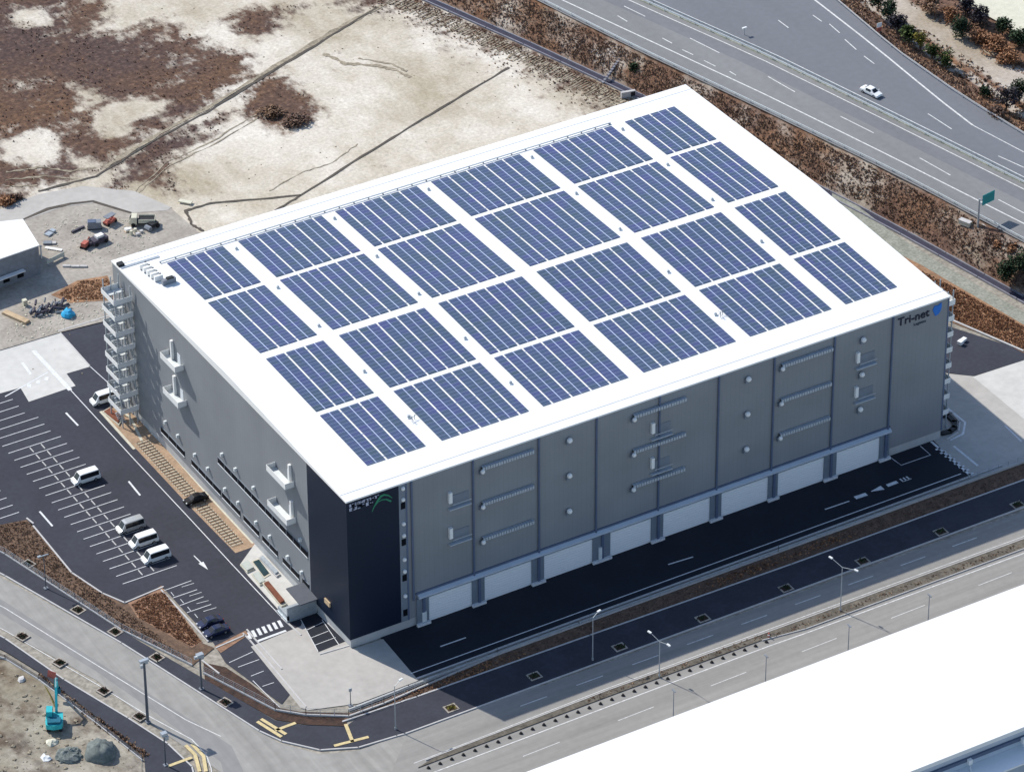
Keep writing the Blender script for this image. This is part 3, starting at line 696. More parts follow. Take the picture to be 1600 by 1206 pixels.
# road lines
rl = MB()
rl.strip(GP([(-60,915),(8,950),(150,1038),(290,1124),(345,1150)]), .16, .03)
rl.strip(GP([(-60,948),(8,985),(150,1068),(232,1118),(300,1155),(322,1178),(330,1200),(335,1240)]), .16, .03)
rl.strip(GP([(-60,965),(8,1000)]), .1, .03)
for k in range(9): rl.strip([(16.3+k*10.8, -27.9), (21.4+k*10.8, -27.95)], .2, .03)
rl.strip([(-6,-31.9),(31,-31.2),(75,-31.5),(240,-32.8)], .14, .03)
rl.strip([(-14,-35.6),(31,-35.4),(60,-35.3),(68,-35.5),(240,-36.8)], .2, .03)
for k in range(8): rl.strip([(10+k*18, -39.4), (17+k*18, -39.3)], .14, .03)
tag(rl.build('road_lines', 'line_worn'), kind='structure')
yl = MB()
for pts in ([(402,1128),(440,1152)],[(408,1124),(447,1148)],[(430,1142),(462,1130)],[(540,1132),(551,1160)],[(522,1166),(576,1152)],[(290,1165),(305,1180),(312,1206)],[(300,1163),(318,1182),(322,1206)],[(262,1198),(300,1184)]):
    yl.strip(GP(pts), .6, .205)
tag(yl.build('tactile_paving', 'line_yellow'), kind='structure')
# median of the front road
b = MB(); b.prism([(-6,-33.3),(31,-33.2),(60,-33.4),(68,-34.5),(240,-35.6),(240,-33.6),(75,-32.3),(31,-31.9),(-2,-32.3)], -.02, .16); tag(b.build('road_median', 'median_soil'), kind='structure')
b = MB(); b.wall([(-4,-32.3),(31,-31.8),(75,-32.2),(240,-33.5)], .14, -.02, .2); b.wall([(60,-33.5),(68,-34.6),(240,-35.7)], .14, -.02, .2); tag(b.build('median_kerb', 'kerb'), kind='structure')

# planted beds between the plot and the pavement
poly_sheet('lot_bed', [(-60,832),(42,812),(112,896),(160,928),(196,944),(256,922),(312,1003),(335,1012),(300,1040),(190,984),(8,866),(-60,832)], .055, 'bed_soil')
poly_sheet('corner_bed', [(258,925),(252,915),(230,930),(200,942),(215,965),(300,1012),(316,1003)], .075, 'bed_orange')
poly_sheet('island_bed', [(335,1010),(384,985),(388,992),(345,1020)], .075, 'bed_orange')
poly_sheet('dark_bed', [(318,1035),(352,1042),(392,1068),(438,1106),(470,1112),(545,1113),(540,1134),(478,1132),(430,1124),(320,1062)], .06, 'bed_soil_dark')  # bed of darker soil round the street corner
b = MB(); b.add([(x, y, .065) for x, y in [(-10.5,-16.4),(3,-16.9),(36,-17.3),(76,-17.9),(240,-18.3),(240,-14.0),(36,-13.9),(-8.6,-14.9)]], [tuple(range(8))]); tag(b.build('front_bed', 'bed_soil'), kind='structure')
poly_sheet('work_lot', [(-60,1010),(8,1022),(60,1054),(150,1124),(222,1180),(225,1250),(-60,1250)], .02, 'ground')
def pos_d(u, v):
    y = -30+v*66; x1 = interp(GP([(-60,1000),(8,1022),(60,1054),(150,1124),(222,1182),(226,1260)]), y)-.2
    x = -85+(x1+85)*u; return (x, y, .05+.18*max(0, mnoise.noise((x*.25, y*.25, 5))))
grid('dirt_plot', 'dirt_yard', 90, 100, pos_d, lambda p: .42+.4*mnoise.noise((p[0]*.16, p[1]*.16, 11))+.2*mnoise.noise((p[0]*.6, p[1]*.6, 1)))

# kerbs inside the plot
kb = MB()
for pts in ([(42,810),(52,818)],[(52,822),(112,895)],[(112,895),(160,927),(195,942)],[(195,942),(255,917)],[(252,922),(325,1002)],[(316,1032),(342,1052)],[(380,990),(390,1000),(478,1104)],[(386,984),(396,996),(440,1045)],
            [(338,1012),(384,992)]): kb.wall(GP(pts), .28, 0, .16)
kb.wall([(5.4,-12.9),(117.5,-12.6),(124,-12.6)], .35, 0, .2)
kb.wall(GP([(440,965),(470,992)]), .3, 0, .15); kb.wall(GP([(497,958),(547,1008),(500,1022)]), .3, 0, .15)
kb.wall(GP([(92,518),(172,494)]), .3, 0, .2); kb.wall(GP([(-60,565),(8,543),(92,517)]), .3, 0, .12); kb.wall(GP([(92,518),(140,572)]), .25, 0, .12)
kb.wall(GP([(1484,500),(1600,550),(1700,592)]), .4, 0, .3)
kb.wall([(5.8,-.6),(5.2,-12.6)], .12, 0, .045)
tag(kb.build('plot_kerb', 'kerb'), kind='structure')

b = MB(); b.wall([(-10.6,-16.6),(3,-17.1),(36,-17.5),(76,-18.1),(240,-18.5)], .3, 0, .2); tag(b.build('bed_kerb', 'kerb'), kind='structure')
b = MB(); b.wall([(-8.4,-14.7),(3,-14.35),(36,-13.95),(240,-13.75)], .3, 0, .55); tag(b.build('yard_wall', 'plinth'), 'low pale concrete wall between the loading yard and its planted bed', 'wall')
# boundary fence: dark mesh panels on posts above a low concrete footing
def fence(name, pts, h, label, m='pole_metal', base='kerb', step=2.0):
    t = empty(name, label, 'fence', (pts[0][0], pts[0][1], 0)); ox, oy = pts[0]
    q = [(x-ox, y-oy) for x, y in pts]
    b = MB(); b.wall(q, .22, 0, .35); b.build('footing', base, t)
    b = MB(); r = MB()
    for a, c in zip(q[:-1], q[1:]):
        L = math.hypot(c[0]-a[0], c[1]-a[1]); n = max(1, int(L/step))
        for i in range(n+1):
            x, y = a[0]+(c[0]-a[0])*i/n, a[1]+(c[1]-a[1])*i/n; b.box(x-.035, x+.035, y-.035, y+.035, .3, h)
        for z in (.5, .5+(h-.5)/3, .5+(h-.5)*2/3, h-.02): r.wall([a, c], .035, z-.02, z+.02)
    o = b.build('fence_posts', m, t); o['kind'] = 'stuff'
    r.build('fence_rails', m, t)
    return t
fence('boundary_fence', GP([(-60,832),(8,867),(190,985)])+GP([(300,1040)]), 1.5, 'low rail fence between the car park bed and the side road pavement')
fence('boundary_fence', GP([(318,1052),(430,1110),(478,1118),(545,1120),(600,1100)])+[(20,-14.2),(76,-14.1),(118,-13.9)], 1.6, 'grey rail fence round the warehouse corner and along the loading yard')
fence('boundary_fence', [(118.3,-13.9),(135,-13.9),(175,-13.9)], 1.6, 'grey rail fence in front of the pale concrete apron at the right')
fence('boundary_fence', GP([(-60,1013),(8,1030),(60,1062),(150,1130),(222,1188)]), 1.0, 'low wire fence beside the dirt plot with the teal excavator', m='pole_dark', step=3)
# ================================================================== WAREHOUSE
L_, W_, H_ = 120.0, 85.7, 30.02
wh = empty('warehouse', 'huge grey warehouse with a white solar roof and a dark navy corner', 'warehouse', (0, 0, 0))
b = MB(); b.box(.0, L_, 0, W_, 1.75, H_-.3); b.build('wall', 'clad_grey', wh)
b = MB(); b.box(-.03, 9.75, -.03, 13.6, 1.75, H_-.28)
b.build('corner_cladding', 'clad_navy', wh)
b = MB(); b.box(.12, L_-.12, .12, W_-.12, -.1, 1.75); b.build('plinth', 'plinth', wh)
# gently pitched roof with eaves fascia
b = MB(); e = .12; yr = W_/2; zr = H_+1.15
ys_ = [-e, yr, W_+e]; zs_ = [H_, zr, H_]
vsr = []
for y, z in zip(ys_, zs_): vsr += [(-e, y, z), (L_+e, y, z)]
for y in ys_: vsr += [(-e, y, H_-.3), (L_+e, y, H_-.3)]
b.add(vsr, [(0,1,3,2),(2,3,5,4),(0,6,7,1),(4,5,11,10),(0,2,8,6),(2,4,10,8),(1,7,9,3),(3,9,11,5),(6,8,9,7),(8,10,11,9)])
rf = b.build('roof', 'roof_white', wh)
def rz(y): return H_+1.15*(1-abs(y-yr)/(yr+e))
b = MB()   # standing seams and eaves gutters
for k in range(60):
    x = 1+k*2.0
    for y0, y1 in ((.3, yr-.2), (yr+.2, W_-.3)):
        b.add([(x-.02,y0,rz(y0)+.012),(x+.02,y0,rz(y0)+.012),(x+.02,y1,rz(y1)+.012),(x-.02,y1,rz(y1)+.012)], [(0,1,2,3)])
b.build('roof_seam', 'white', rf)['kind'] = 'stuff'
b = MB(); b.box(-.05, L_+.05, 1.88, 1.98, H_+.02, rz(1.9)+.05); b.build('roof_gutter', 'fascia', rf); b = MB(); b.box(-.05, L_+.05, W_-1.98, W_-1.88, H_+.02, rz(W_-1.9)+.05); b.build('roof_gutter', 'fascia', rf)
b = MB(); b.box(.1, 7.7, 82.2, 82.8, rz(82.5)-.1, rz(82.5)+.12); b.build('stair_hatch', 'galv', rf)
b = MB(); b.box(-.0, 1.1, 82.9, 84.0, rz(83)-.1, rz(83)+.5); b.build('hatch_opening', 'black_box', rf)

JX = [12.1, 23.8, 36.5, 47.8, 60.3, 72.2, 83.5, 95.9, 108.1]
for i, x in enumerate(JX):
    b = MB(); b.tube((x, -.2, 5.5 if i < 8 else 1.8), (x, -.2, H_-.3), .19, n=8); b.build('downpipe', 'pipe', wh)
b = MB(); b.box(11.0, 11.3, -.12, .02, 1.75, H_-.3); b.build('corner_trim', 'pipe', wh); b = MB(); b.box(119.75, 120.05, -.06, .3, 1.75, H_-.3); b.build('corner_trim', 'pipe', wh)
# column of small stair windows and vents between navy block and first bay
b = MB(); b.box(9.76, 11.35, -.06, .02, 1.75, H_-.3); b.build('stair_strip', 'pier', wh)
for z in (28.9, 26.7, 21.8, 19.4, 14.5, 12.1, 7.0):
    b = MB(); b.ball((10.5, -.2, z), .38, 1., 8); b.build('vent_hood', 'white', wh, True)
for z in (25.4, 18.0, 10.7, 3.5):
    b = MB(); b.box(10.1, 10.9, -.12, 0, z-.65, z+.65); b.build('stair_window', 'window_black', wh)
# dock canopy, piers, shutters
b = MB(); x0, x1 = 12.9, 108.6
b.add([(x0,0,6.4),(x1,0,6.4),(x1,-.75,6.05),(x0,-.75,6.05),(x0,-.75,5.72),(x1,-.75,5.72),(x1,0,5.6),(x0,0,5.6)], [(0,3,2,1),(3,4,5,2),(4,7,6,5),(0,7,4,3),(1,2,5,6)])
b.build('dock_canopy', 'canopy', wh)
b = MB(); b.box(12.5, 108.6, -.22, -.02, 6.42, 6.75); b.build('canopy_joint', 'pipe', wh)
doors = [(14.9,23.3), (25.7,35.0), (37.4,47.1), (50.6,58.9), (61.3,70.9), (73.2,82.9), (84.9,94.6), (97.2,106.4)]
for a, c in doors:
    d_ = MB(); d_.box(a, c, -.14, .02, .06, 5.0)
    dd = d_.build('dock_door', 'shutter', wh)
    m_ = MB()
    for k in range(9): m_.box(a, c, -.17, -.14, .5+k*.5, .53+k*.5)
    m_.build('door_slat', 'fascia', dd)['kind'] = 'stuff'
piers = [(12.6,14.9)]+[(doors[i][1], doors[i+1][0]) for i in range(7)]+[(106.4,108.5)]
for i, (a, c) in enumerate(piers):
    b = MB(); b.box(a, c, -.35, .02, 0, 5.58); p = b.build('dock_pier', 'pier', wh)
    b = MB(); b.box((a+c)/2-.1, (a+c)/2+.35, -.6, -.35, 0, 5.5); b.build('pier_pipe', 'pipe', p)
    b = MB(); b.box(a-.15, c+.1, -.85, -.36, 0, .5); b.build('bumper_block', 'line_white', p)
b = MB(); b.box(13.5, 14.3, -.62, -.36, .6, 2.6); b.build('dock_box', 'white_metal', wh); b = MB(); b.box(48.2, 48.8, -.62, -.36, .6, 3.0); b.build('dock_box', 'white_metal', wh)
# long louvred ducts with round outlet heads, in three storeys
def duct(x, z, L=10.0):
    b = MB()
    n = 20
    for k in range(n): b.box(x+L*k/n, x+L*(k+.72)/n, -.75, -.06, z-.1, z+.5)
    b.box(x, x+L, -.5, -.04, z-.02, z+.42)
    d = b.build('louvre_duct', 'duct', wh)
    b = MB(); b.ball((x-.05, -.75, z-.25), .42, 1., 8); b.build('outlet_head', 'white', d, True)
    b = MB(); b.box(x-.45, x+.25, -.55, -.04, z-1.0, z-.3); b.build('outlet_neck', 'pier', d)
for x in (25.4, 55.0, 84.9):
    for z in (27.5, 20.3, 13.1): duct(x, z, 10.0 if x < 50 else 10.5)
for x in (42.3, 78.0, 101.7):
    for z in (27.4, 20.2, 12.9):
        b = MB(); b.ball((x, -.55, z), .5, 1., 10); h = b.build('round_vent', 'white', wh, True)
        b = MB(); b.box(x-.5, x+.1, -.5, -.04, z-.9, z-.1); b.build('vent_neck', 'pier', h)
# recessed escape balconies of the shaded front
for x in (19.3, 58.9, 100.8):
    for z in (21.6, 14.4):
        b = MB(); b.box(x-.3, x+3.9, -.7, -.05, z-.1, z+.08); b.box(x+.2, x+3.9, -.72, -.66, z+.9, z+1.0)
        bal = b.build('front_balcony', 'duct', wh)
        b = MB(); b.box(x-.3, x+.3, -.6, -.03, z+1.3, z+3.4); b.build('hoist_door', 'white', bal)
        b = MB(); b.box(x+.6, x+3.7, -.09, -.03, z+.1, z+2.4); b.build('recess_panel', 'pier', bal)
# lit side: balconies, ribbon windows, lamps
for (y0, y1, z, yp) in ((58.6, 64.3, 22.4, 62.3), (58.2, 64.0, 15.2, 62.0), (18.3, 25.0, 22.0, 19.1), (18.2, 25.2, 14.7, 18.9)):
    b = MB(); b.box(-1.75, -.02, y0, y1, z-.15, z); bal = b.build('side_balcony', 'white_metal', wh)
    b = MB(); b.box(-1.75, -1.69, y0, y1, z, z+1.05); b.box(-1.69, -.02, y0, y0+.06, z, z+1.05); b.box(-1.69, -.02, y1-.06, y1, z, z+1.05); b.build('parapet', 'white', bal)
    b = MB(); b.box(-.5, -.02, yp, yp+.5, z, z+3.9); b.build('hoist_post', 'white', bal)
    b = MB(); b.box(-.06, 0, y0+1.2, y0+2.3, z+.05, z+2.2); b.build('balcony_door', 'fascia', bal)
def ribbon(y0, y1, z, h):
    b = MB(); b.box(-.08, .02, y0, y1, z, z+h); wn = b.build('ribbon_window', 'window_black', wh)
    b = MB(); b.box(-.16, -.0, y0, y1, z-.16, z-.03); b.build('window_sill', 'fascia', wn)
    b = MB(); b.box(-.12, 0, y0, y1, z+h+.02, z+h+.08)
    n = int((y1-y0)/2.4)
    for k in range(1, n): yy = y0+(y1-y0)*k/n; b.box(-.11, -.08, yy-.05, yy+.05, z, z+h)
    b.build('window_frame', 'pier', wn)
ribbon(14.3, 46.9, 9.8, 1.15)
for y0, y1 in ((60.2,69.3),(46.5,57.5),(39.2,45.9),(32.3,37.9),(25.5,31.0),(17.8,23.6),(14.2,16.6)): ribbon(y0, y1, 3.1, 1.1)
for y, z in ((67.,6.3),(62.2,6.2),(55.7,6.),(50.8,6.),(44.9,12.5),(44.4,5.5),(39.9,12.4),(39.5,5.6),(33.3,12.5),(32.9,5.5),(27.9,5.6),(21.5,5.3),(16.5,5.2),(16.5,12.)):
    b = MB(); b.box(-.5, -.0, y-.2, y+.2, z-.1, z+.5); b.build('wall_lamp', 'white_metal', wh)
# lettering
def text(body, size, loc, rot, m, parent, name, off_=.02, sx=1.0):
    c = bpy.data.curves.new('txt', 'FONT'); c.body = body; c.size = size; c.extrude = .03; c.offset = off_
    o = bpy.data.objects.new('txt', c); COL.objects.link(o); dg = bpy.context.evaluated_depsgraph_get(); me = bpy.data.meshes.new_from_object(o.evaluated_get(dg))
    bpy.data.objects.remove(o); me.materials.clear(); me.materials.append(MATS[m])
    t = bpy.data.objects.new(name, me); COL.objects.link(t); t.location = loc; t.rotation_euler = rot; t.scale = (sx, 1, 1)
    if parent: t.parent = parent
    return t
text('Tri-net', 2.3, (109.1, -.10, 27.4), (R(90), 0, 0), 'ink', wh, 'sign_lettering', .03, 1.02)
text('Logistics', .72, (112.6, -.09, 26.35), (R(90), 0, 0), 'ink_grey', wh, 'sign_subtitle', .01, 1.05)
b = MB()
pts = [(116.5,28.3),(116.9,29.1),(117.5,28.9),(118.3,29.3),(118.4,28.5),(118.2,27.7),(117.8,27.1),(117.1,26.9),(116.8,27.6)]
n = len(pts); b.add([(x,-.12,z) for x,z in pts]+[(x,-.02,z) for x,z in pts], [tuple(range(n-1,-1,-1))[::-1]]+[(i,(i+1)%n,n+(i+1)%n,n+i) for i in range(n)])
b.build('sign_emblem', 'logo_blue', wh)
random.seed(3)
b = MB()   # two lines of small white characters, unreadable at this distance
def glyphs(x0, x1, z, h, wch):
    x = x0
    while x < x1:
        ww = wch*random.uniform(.7, 1.0); st = h*.16
        for _ in range(3):
            zz = z+h*random.choice((0, .42, .84)); b.box(x, x+ww, -.12, -.05, zz, zz+st)
        for _ in range(2):
            xx = x+ww*random.choice((0, .45, .85)); b.box(xx, xx+st, -.125, -.05, z, z+h)
        x += wch*1.25
glyphs(.5, 6.0, 28.75, .5, .42); glyphs(.5, 4.6, 27.9, .6, .62)
b.build('corner_lettering', 'logo_white', wh)
b = MB()   # green swoosh
def swoosh(P, w0, w1, y=-.1):
    n = len(P); q = []
    for i, (x, z) in enumerate(P):
        a = P[max(i-1,0)]; c = P[min(i+1,n-1)]; d = Vector((c[0]-a[0], c[1]-a[1])).normalized(); ww = (w0+(w1-w0)*i/(n-1))/2
        q.append(((x-d.y*ww), (z+d.x*ww), (x+d.y*ww), (z-d.x*ww)))
    b.add([(p[0], y, p[1]) for p in q]+[(p[2], y, p[3]) for p in q], [(i, i+1, n+i+1, n+i) for i in range(n-1)])
swoosh([(4.7,26.30),(5.0,27.00),(5.5,27.80),(6.1,28.50),(6.5,28.90)], .12, .5)
swoosh([(5.2,27.30),(5.9,27.90),(6.6,28.05),(7.4,27.85),(8.3,27.10)], .12, .3, -.11)
swoosh([(6.3,28.80),(7.0,28.90),(7.8,28.50),(8.5,27.70)], .45, .1, -.12)
b.build('corner_emblem', 'logo_green', wh)
random.seed(11)
# entrance porch on the lit side by the navy block
b = MB(); b.box(-5.8, -.05, 11.6, 15.4, 0, .4); b.box(-5.6, -.05, 11.7, 12.0, .4, 3.0); b.box(-5.6, -5.3, 11.7, 15.2, .4, 1.3); b.build('porch_wall', 'galv', wh)
b = MB(); b.add([(-3.4,11.2,3.0),(-.05,11.2,3.0),(-.05,16.2,3.3),(-3.4,16.2,3.3),(-3.4,11.2,3.2),(-.05,11.2,3.2),(-.05,16.2,3.5),(-3.4,16.2,3.5)], [(0,3,2,1),(4,5,6,7),(0,1,5,4),(1,2,6,5),(2,3,7,6),(3,0,4,7)]); b.build('porch_roof', 'pole_dark', wh)
b = MB(); b.box(-.3, -.04, 6.6, 8.4, 4.4, 5.3); b.build('wall_plate', 'wood', wh)

# escape stair towers
def stair(name, label, cx, cy, sx, ang, n=9, h0=3.3, w2=3.0, d2=4.6):
    t = empty(name, label, 'stairs', (cx, cy, 0), ang)
    for x in (-w2/2, 0, w2/2):
        for y in (-d2/2, d2/2):
            b = MB(); b.box(x-.09, x+.09, y-.09, y+.09, 0, n*h0-.6); b.build('column', 'galv', t)
    for k in range(1, n):
        z = k*h0-.2; s = 1 if k % 2 else -1
        b = MB(); b.box(-w2/2-.3, w2/2+.3, d2/2-1.3, d2/2+.2, z-.12, z); b.box(-w2/2-.3, w2/2+.3, -d2/2-.2, -d2/2+1.0, z-.12+0, z)
        l = b.build('landing', 'white_metal', t)
        b = MB(); b.box(-w2/2-.36, -w2/2-.3, -d2/2-.2, d2/2+.2, z, z+1.0); b.box(-w2/2-.3, w2/2+.3, -d2/2-.26, -d2/2-.2, z, z+1.0); b.box(-w2/2-.3, w2/2+.3, d2/2+.2, d2/2+.26, z, z+1.0)
        b.build('railing', 'white', l)
        b = MB(); m = 8; z0 = z-h0
        for half, (ya, yb, za, zb, xx) in enumerate(((-d2/2+1, d2/2-1.3, z0, z0+h0/2, -.75), (d2/2-1.3, -d2/2+1, z0+h0/2, z0+h0, .75))):
            for i in range(m):
                f0 = i/m; f1 = (i+1)/m; b.box(xx-.65, xx+.65, min(ya+(yb-ya)*f0, ya+(yb-ya)*f1), max(ya+(yb-ya)*f0, ya+(yb-ya)*f1), za+(zb-za)*f0, za+(zb-za)*f0+.08)
        b.build('flight', 'galv', l)
    return t
stair('escape_stairs', 'white open steel escape stairs up the back left corner of the warehouse', -2.0, 80.2, 1, 0)
stair('escape_stairs', 'white open steel escape stairs behind the right corner of the warehouse', 121.5, 4.4, -1, math.pi, w2=2.3, d2=4.0)
# ================================================================== ROOF THINGS
ROWS = [(65.1, 79.6, 'back row'), (44.5, 63.85, 'second row from back'), (24.5, 42.3, 'second row from front'), (6.9, 23.2, 'front row')]
COLS = [(7.75, [2,2,2], 'leftmost column'), (21.9, [2,2,2,2,1], 'second column from left'), (41.55, [1,2,2,2,2], 'third column from left'),
        (61.4, [2,2,2,2,2], 'fourth column from left'), (83.0, [2,2,2,2,1], 'fifth column from left'), (102.8, [1,2,2,1], 'rightmost column')]
SW, IG, PG = 1.64, .19, .34
for ci, (cx, pat, cn) in enumerate(COLS):
    k_ = 1.0 if ci < 5 else .965
    for ri, (y0, y1, rn) in enumerate(ROWS):
        
        x = cx
        t = empty('solar_array', 'blue solar array in the %s of the roof, %s' % (rn, cn), 'solar panels', (x, y0, rz(y0)), 0, 'solar arrays on the warehouse roof')
        slope = (rz(y1)-rz(y0))/(y1-y0); xx = 0
        for gi, g in enumerate(pat):
            for s_ in range(g):
                b = MB(); w2 = SW*k_
                b.add([(xx,0,.07),(xx+w2,0,.07),(xx+w2,y1-y0,.07+slope*(y1-y0)),(xx,y1-y0,.07+slope*(y1-y0)),
                       (xx,0,.11),(xx+w2,0,.11),(xx+w2,y1-y0,.11+slope*(y1-y0)),(xx,y1-y0,.11+slope*(y1-y0))],
                      [(0,3,2,1),(4,5,6,7),(0,1,5,4),(1,2,6,5),(2,3,7,6),(3,0,4,7)])
                b.build('panel_strip', 'solar_cells', t)
                xx += w2+(IG if s_ < g-1 else 0)
            xx += PG*k_
        b = MB()
        for yy in (1.0, (y1-y0)/2, y1-y0-1.0): b.box(.05, xx-PG-.05, yy-.06, yy+.06, -.02+slope*yy, .06+slope*yy)
        b.build('support_rail', 'solar_frame', t)
        # pale mid rails between the two strips of a pair
        b = MB(); xx = 0
        for g in pat:
            if g == 2: b.add([(xx+SW*k_+.02,0,.095),(xx+SW*k_+IG-.02,0,.095),(xx+SW*k_+IG-.02,y1-y0,.095+slope*(y1-y0)),(xx+SW*k_+.02,y1-y0,.095+slope*(y1-y0))], [(0,1,2,3)])
            xx += g*SW*k_+(g-1)*IG+PG*k_
        b.build('joint_cover', 'solar_frame', t)
# turbine style roof vents
def roof_vent():
    t = empty('roof_vent', '', 'vent', (0,0,0), 0, 'small grey vents between the solar arrays')
    b = MB(); b.box(-.3, .3, -.3, .3, 0, .2); b.build('vent_curb', 'white', t)
    b = MB(); b.tube((0,0,.2), (0,0,.32), .24, .3, 8); b.ball((0,0,.34), .3, .45, 8); b.build('vent_cap', 'galv', t)
    return t
rv = None
cn = {20.4: 'first aisle', 40.2: 'second aisle', 59.6: 'third aisle', 81.4: 'fourth aisle', 100.9: 'fifth aisle'}
yn = {77.4: 'at the back', 61.8: 'second from the back', 46.8: 'in the middle', 30.7: 'second from the front', 15.4: 'nearest the front'}
for x in cn:
    for y in yn:
        if x == 59.6 and y < 70: continue
        if x == 100.9 and y < 20: continue
        lb = 'small grey roof vent %s of the %s from the left' % (yn[y], cn[x])
        if x == 59.6: lb = 'lone small grey roof vent at the back of the wide third aisle between solar arrays'
        if rv is None: rv = roof_vent(); rv.location = (x, y, rz(y)); rv['label'] = lb; cur = rv
        else: cur = copy_tree(rv, (x, y, rz(y)), None, lb)
for x, y, lb in ((20.3, 14.2, 'frame of thin rods beside the front vent of the first aisle on the roof'), (81.8, 14.6, 'frame of thin rods beside the front vent of the fourth aisle on the roof')):
    t = empty('rod_frame', lb, 'frame', (x, y, rz(y)))
    b = MB(); b.tube((0,-.2,.0), (0,-.2,1.2), .05); b.tube((.7,.2,.0), (.7,.2,1.0), .05); b.build('mast', 'machine_grey', t)
    b = MB(); b.tube((-.5,-.2,.6), (1.3,.5,.7), .04); b.tube((0,-.9,.4), (.1,.6,.9), .04); b.build('crossbar', 'machine_grey', t)
# cable tray along the back edge of the arrays
t = empty('cable_tray', 'long thin grey cable tray running along the back row of solar arrays', 'cable tray', (6.8, 80.4, rz(80.4)))
b = MB(); b.box(0, 93, -.12, .12, .25, .36); b.box(93, 93.4, -.12, 0.12, .0, .36); b.build('tray', 'galv', t)
b = MB()
for k in range(32): b.box(k*3., k*3.+.12, -.25, .25, 0, .25)
b.build('tray_feet', 'machine_grey', t)['kind'] = 'stuff'
for k, (x0, y0) in enumerate(((20.9, 6.0),)):
    pass
b = MB()
for x in (20.0, 39.8, 81.0, 100.4): b.box(x+.35, x+.43, 5, 78, H_+.0, H_+.02)
# low rooftop power units
pc = None
for k in range(5):
    lb = 'small white rooftop unit beside the front left solar corner, number %s' % k
    lb = ['white rooftop unit farthest back in the row near the left roof corner', 'white rooftop unit second from the back near the left roof corner', 'white rooftop unit in the middle of the row near the left roof corner',
          'white rooftop unit second from the front near the left roof corner', 'white rooftop unit nearest the dark box near the left roof corner'][k]
    y = 80.2-k*1.25; x = 2.7+k*.1
    if pc is None:
        pc = empty('rooftop_unit', lb, 'rooftop unit', (x, y, rz(y)), 0, 'white rooftop units near the left roof corner'); cur = pc
        b = MB(); b.box(0, 1.6, -.25, .25, .15, 1.1); b.build('casing', 'white', pc)
        b = MB(); b.box(.1, .25, -.3, .3, 0, .15); b.box(1.35, 1.5, -.3, .3, 0, .15); b.build('feet', 'machine_grey', pc)
        b = MB(); b.box(1.2, 1.5, .25, .42, .4, 1.2); b.build('side_box', 'black_box', pc)
    else: copy_tree(pc, (x, y, rz(y)), None, lb)
t = empty('control_cabinet', 'long dark box on the white roof in front of the small rooftop units', 'cabinet', (3.7, 73.4, rz(73.4)))
b = MB(); b.box(0, 2.6, -.35, .35, .1, 1.0); b.build('casing', 'machine_grey', t); b = MB(); b.box(.9, 2.2, -.36, .36, 1.0, 1.25); b.build('lid', 'black_box', t)

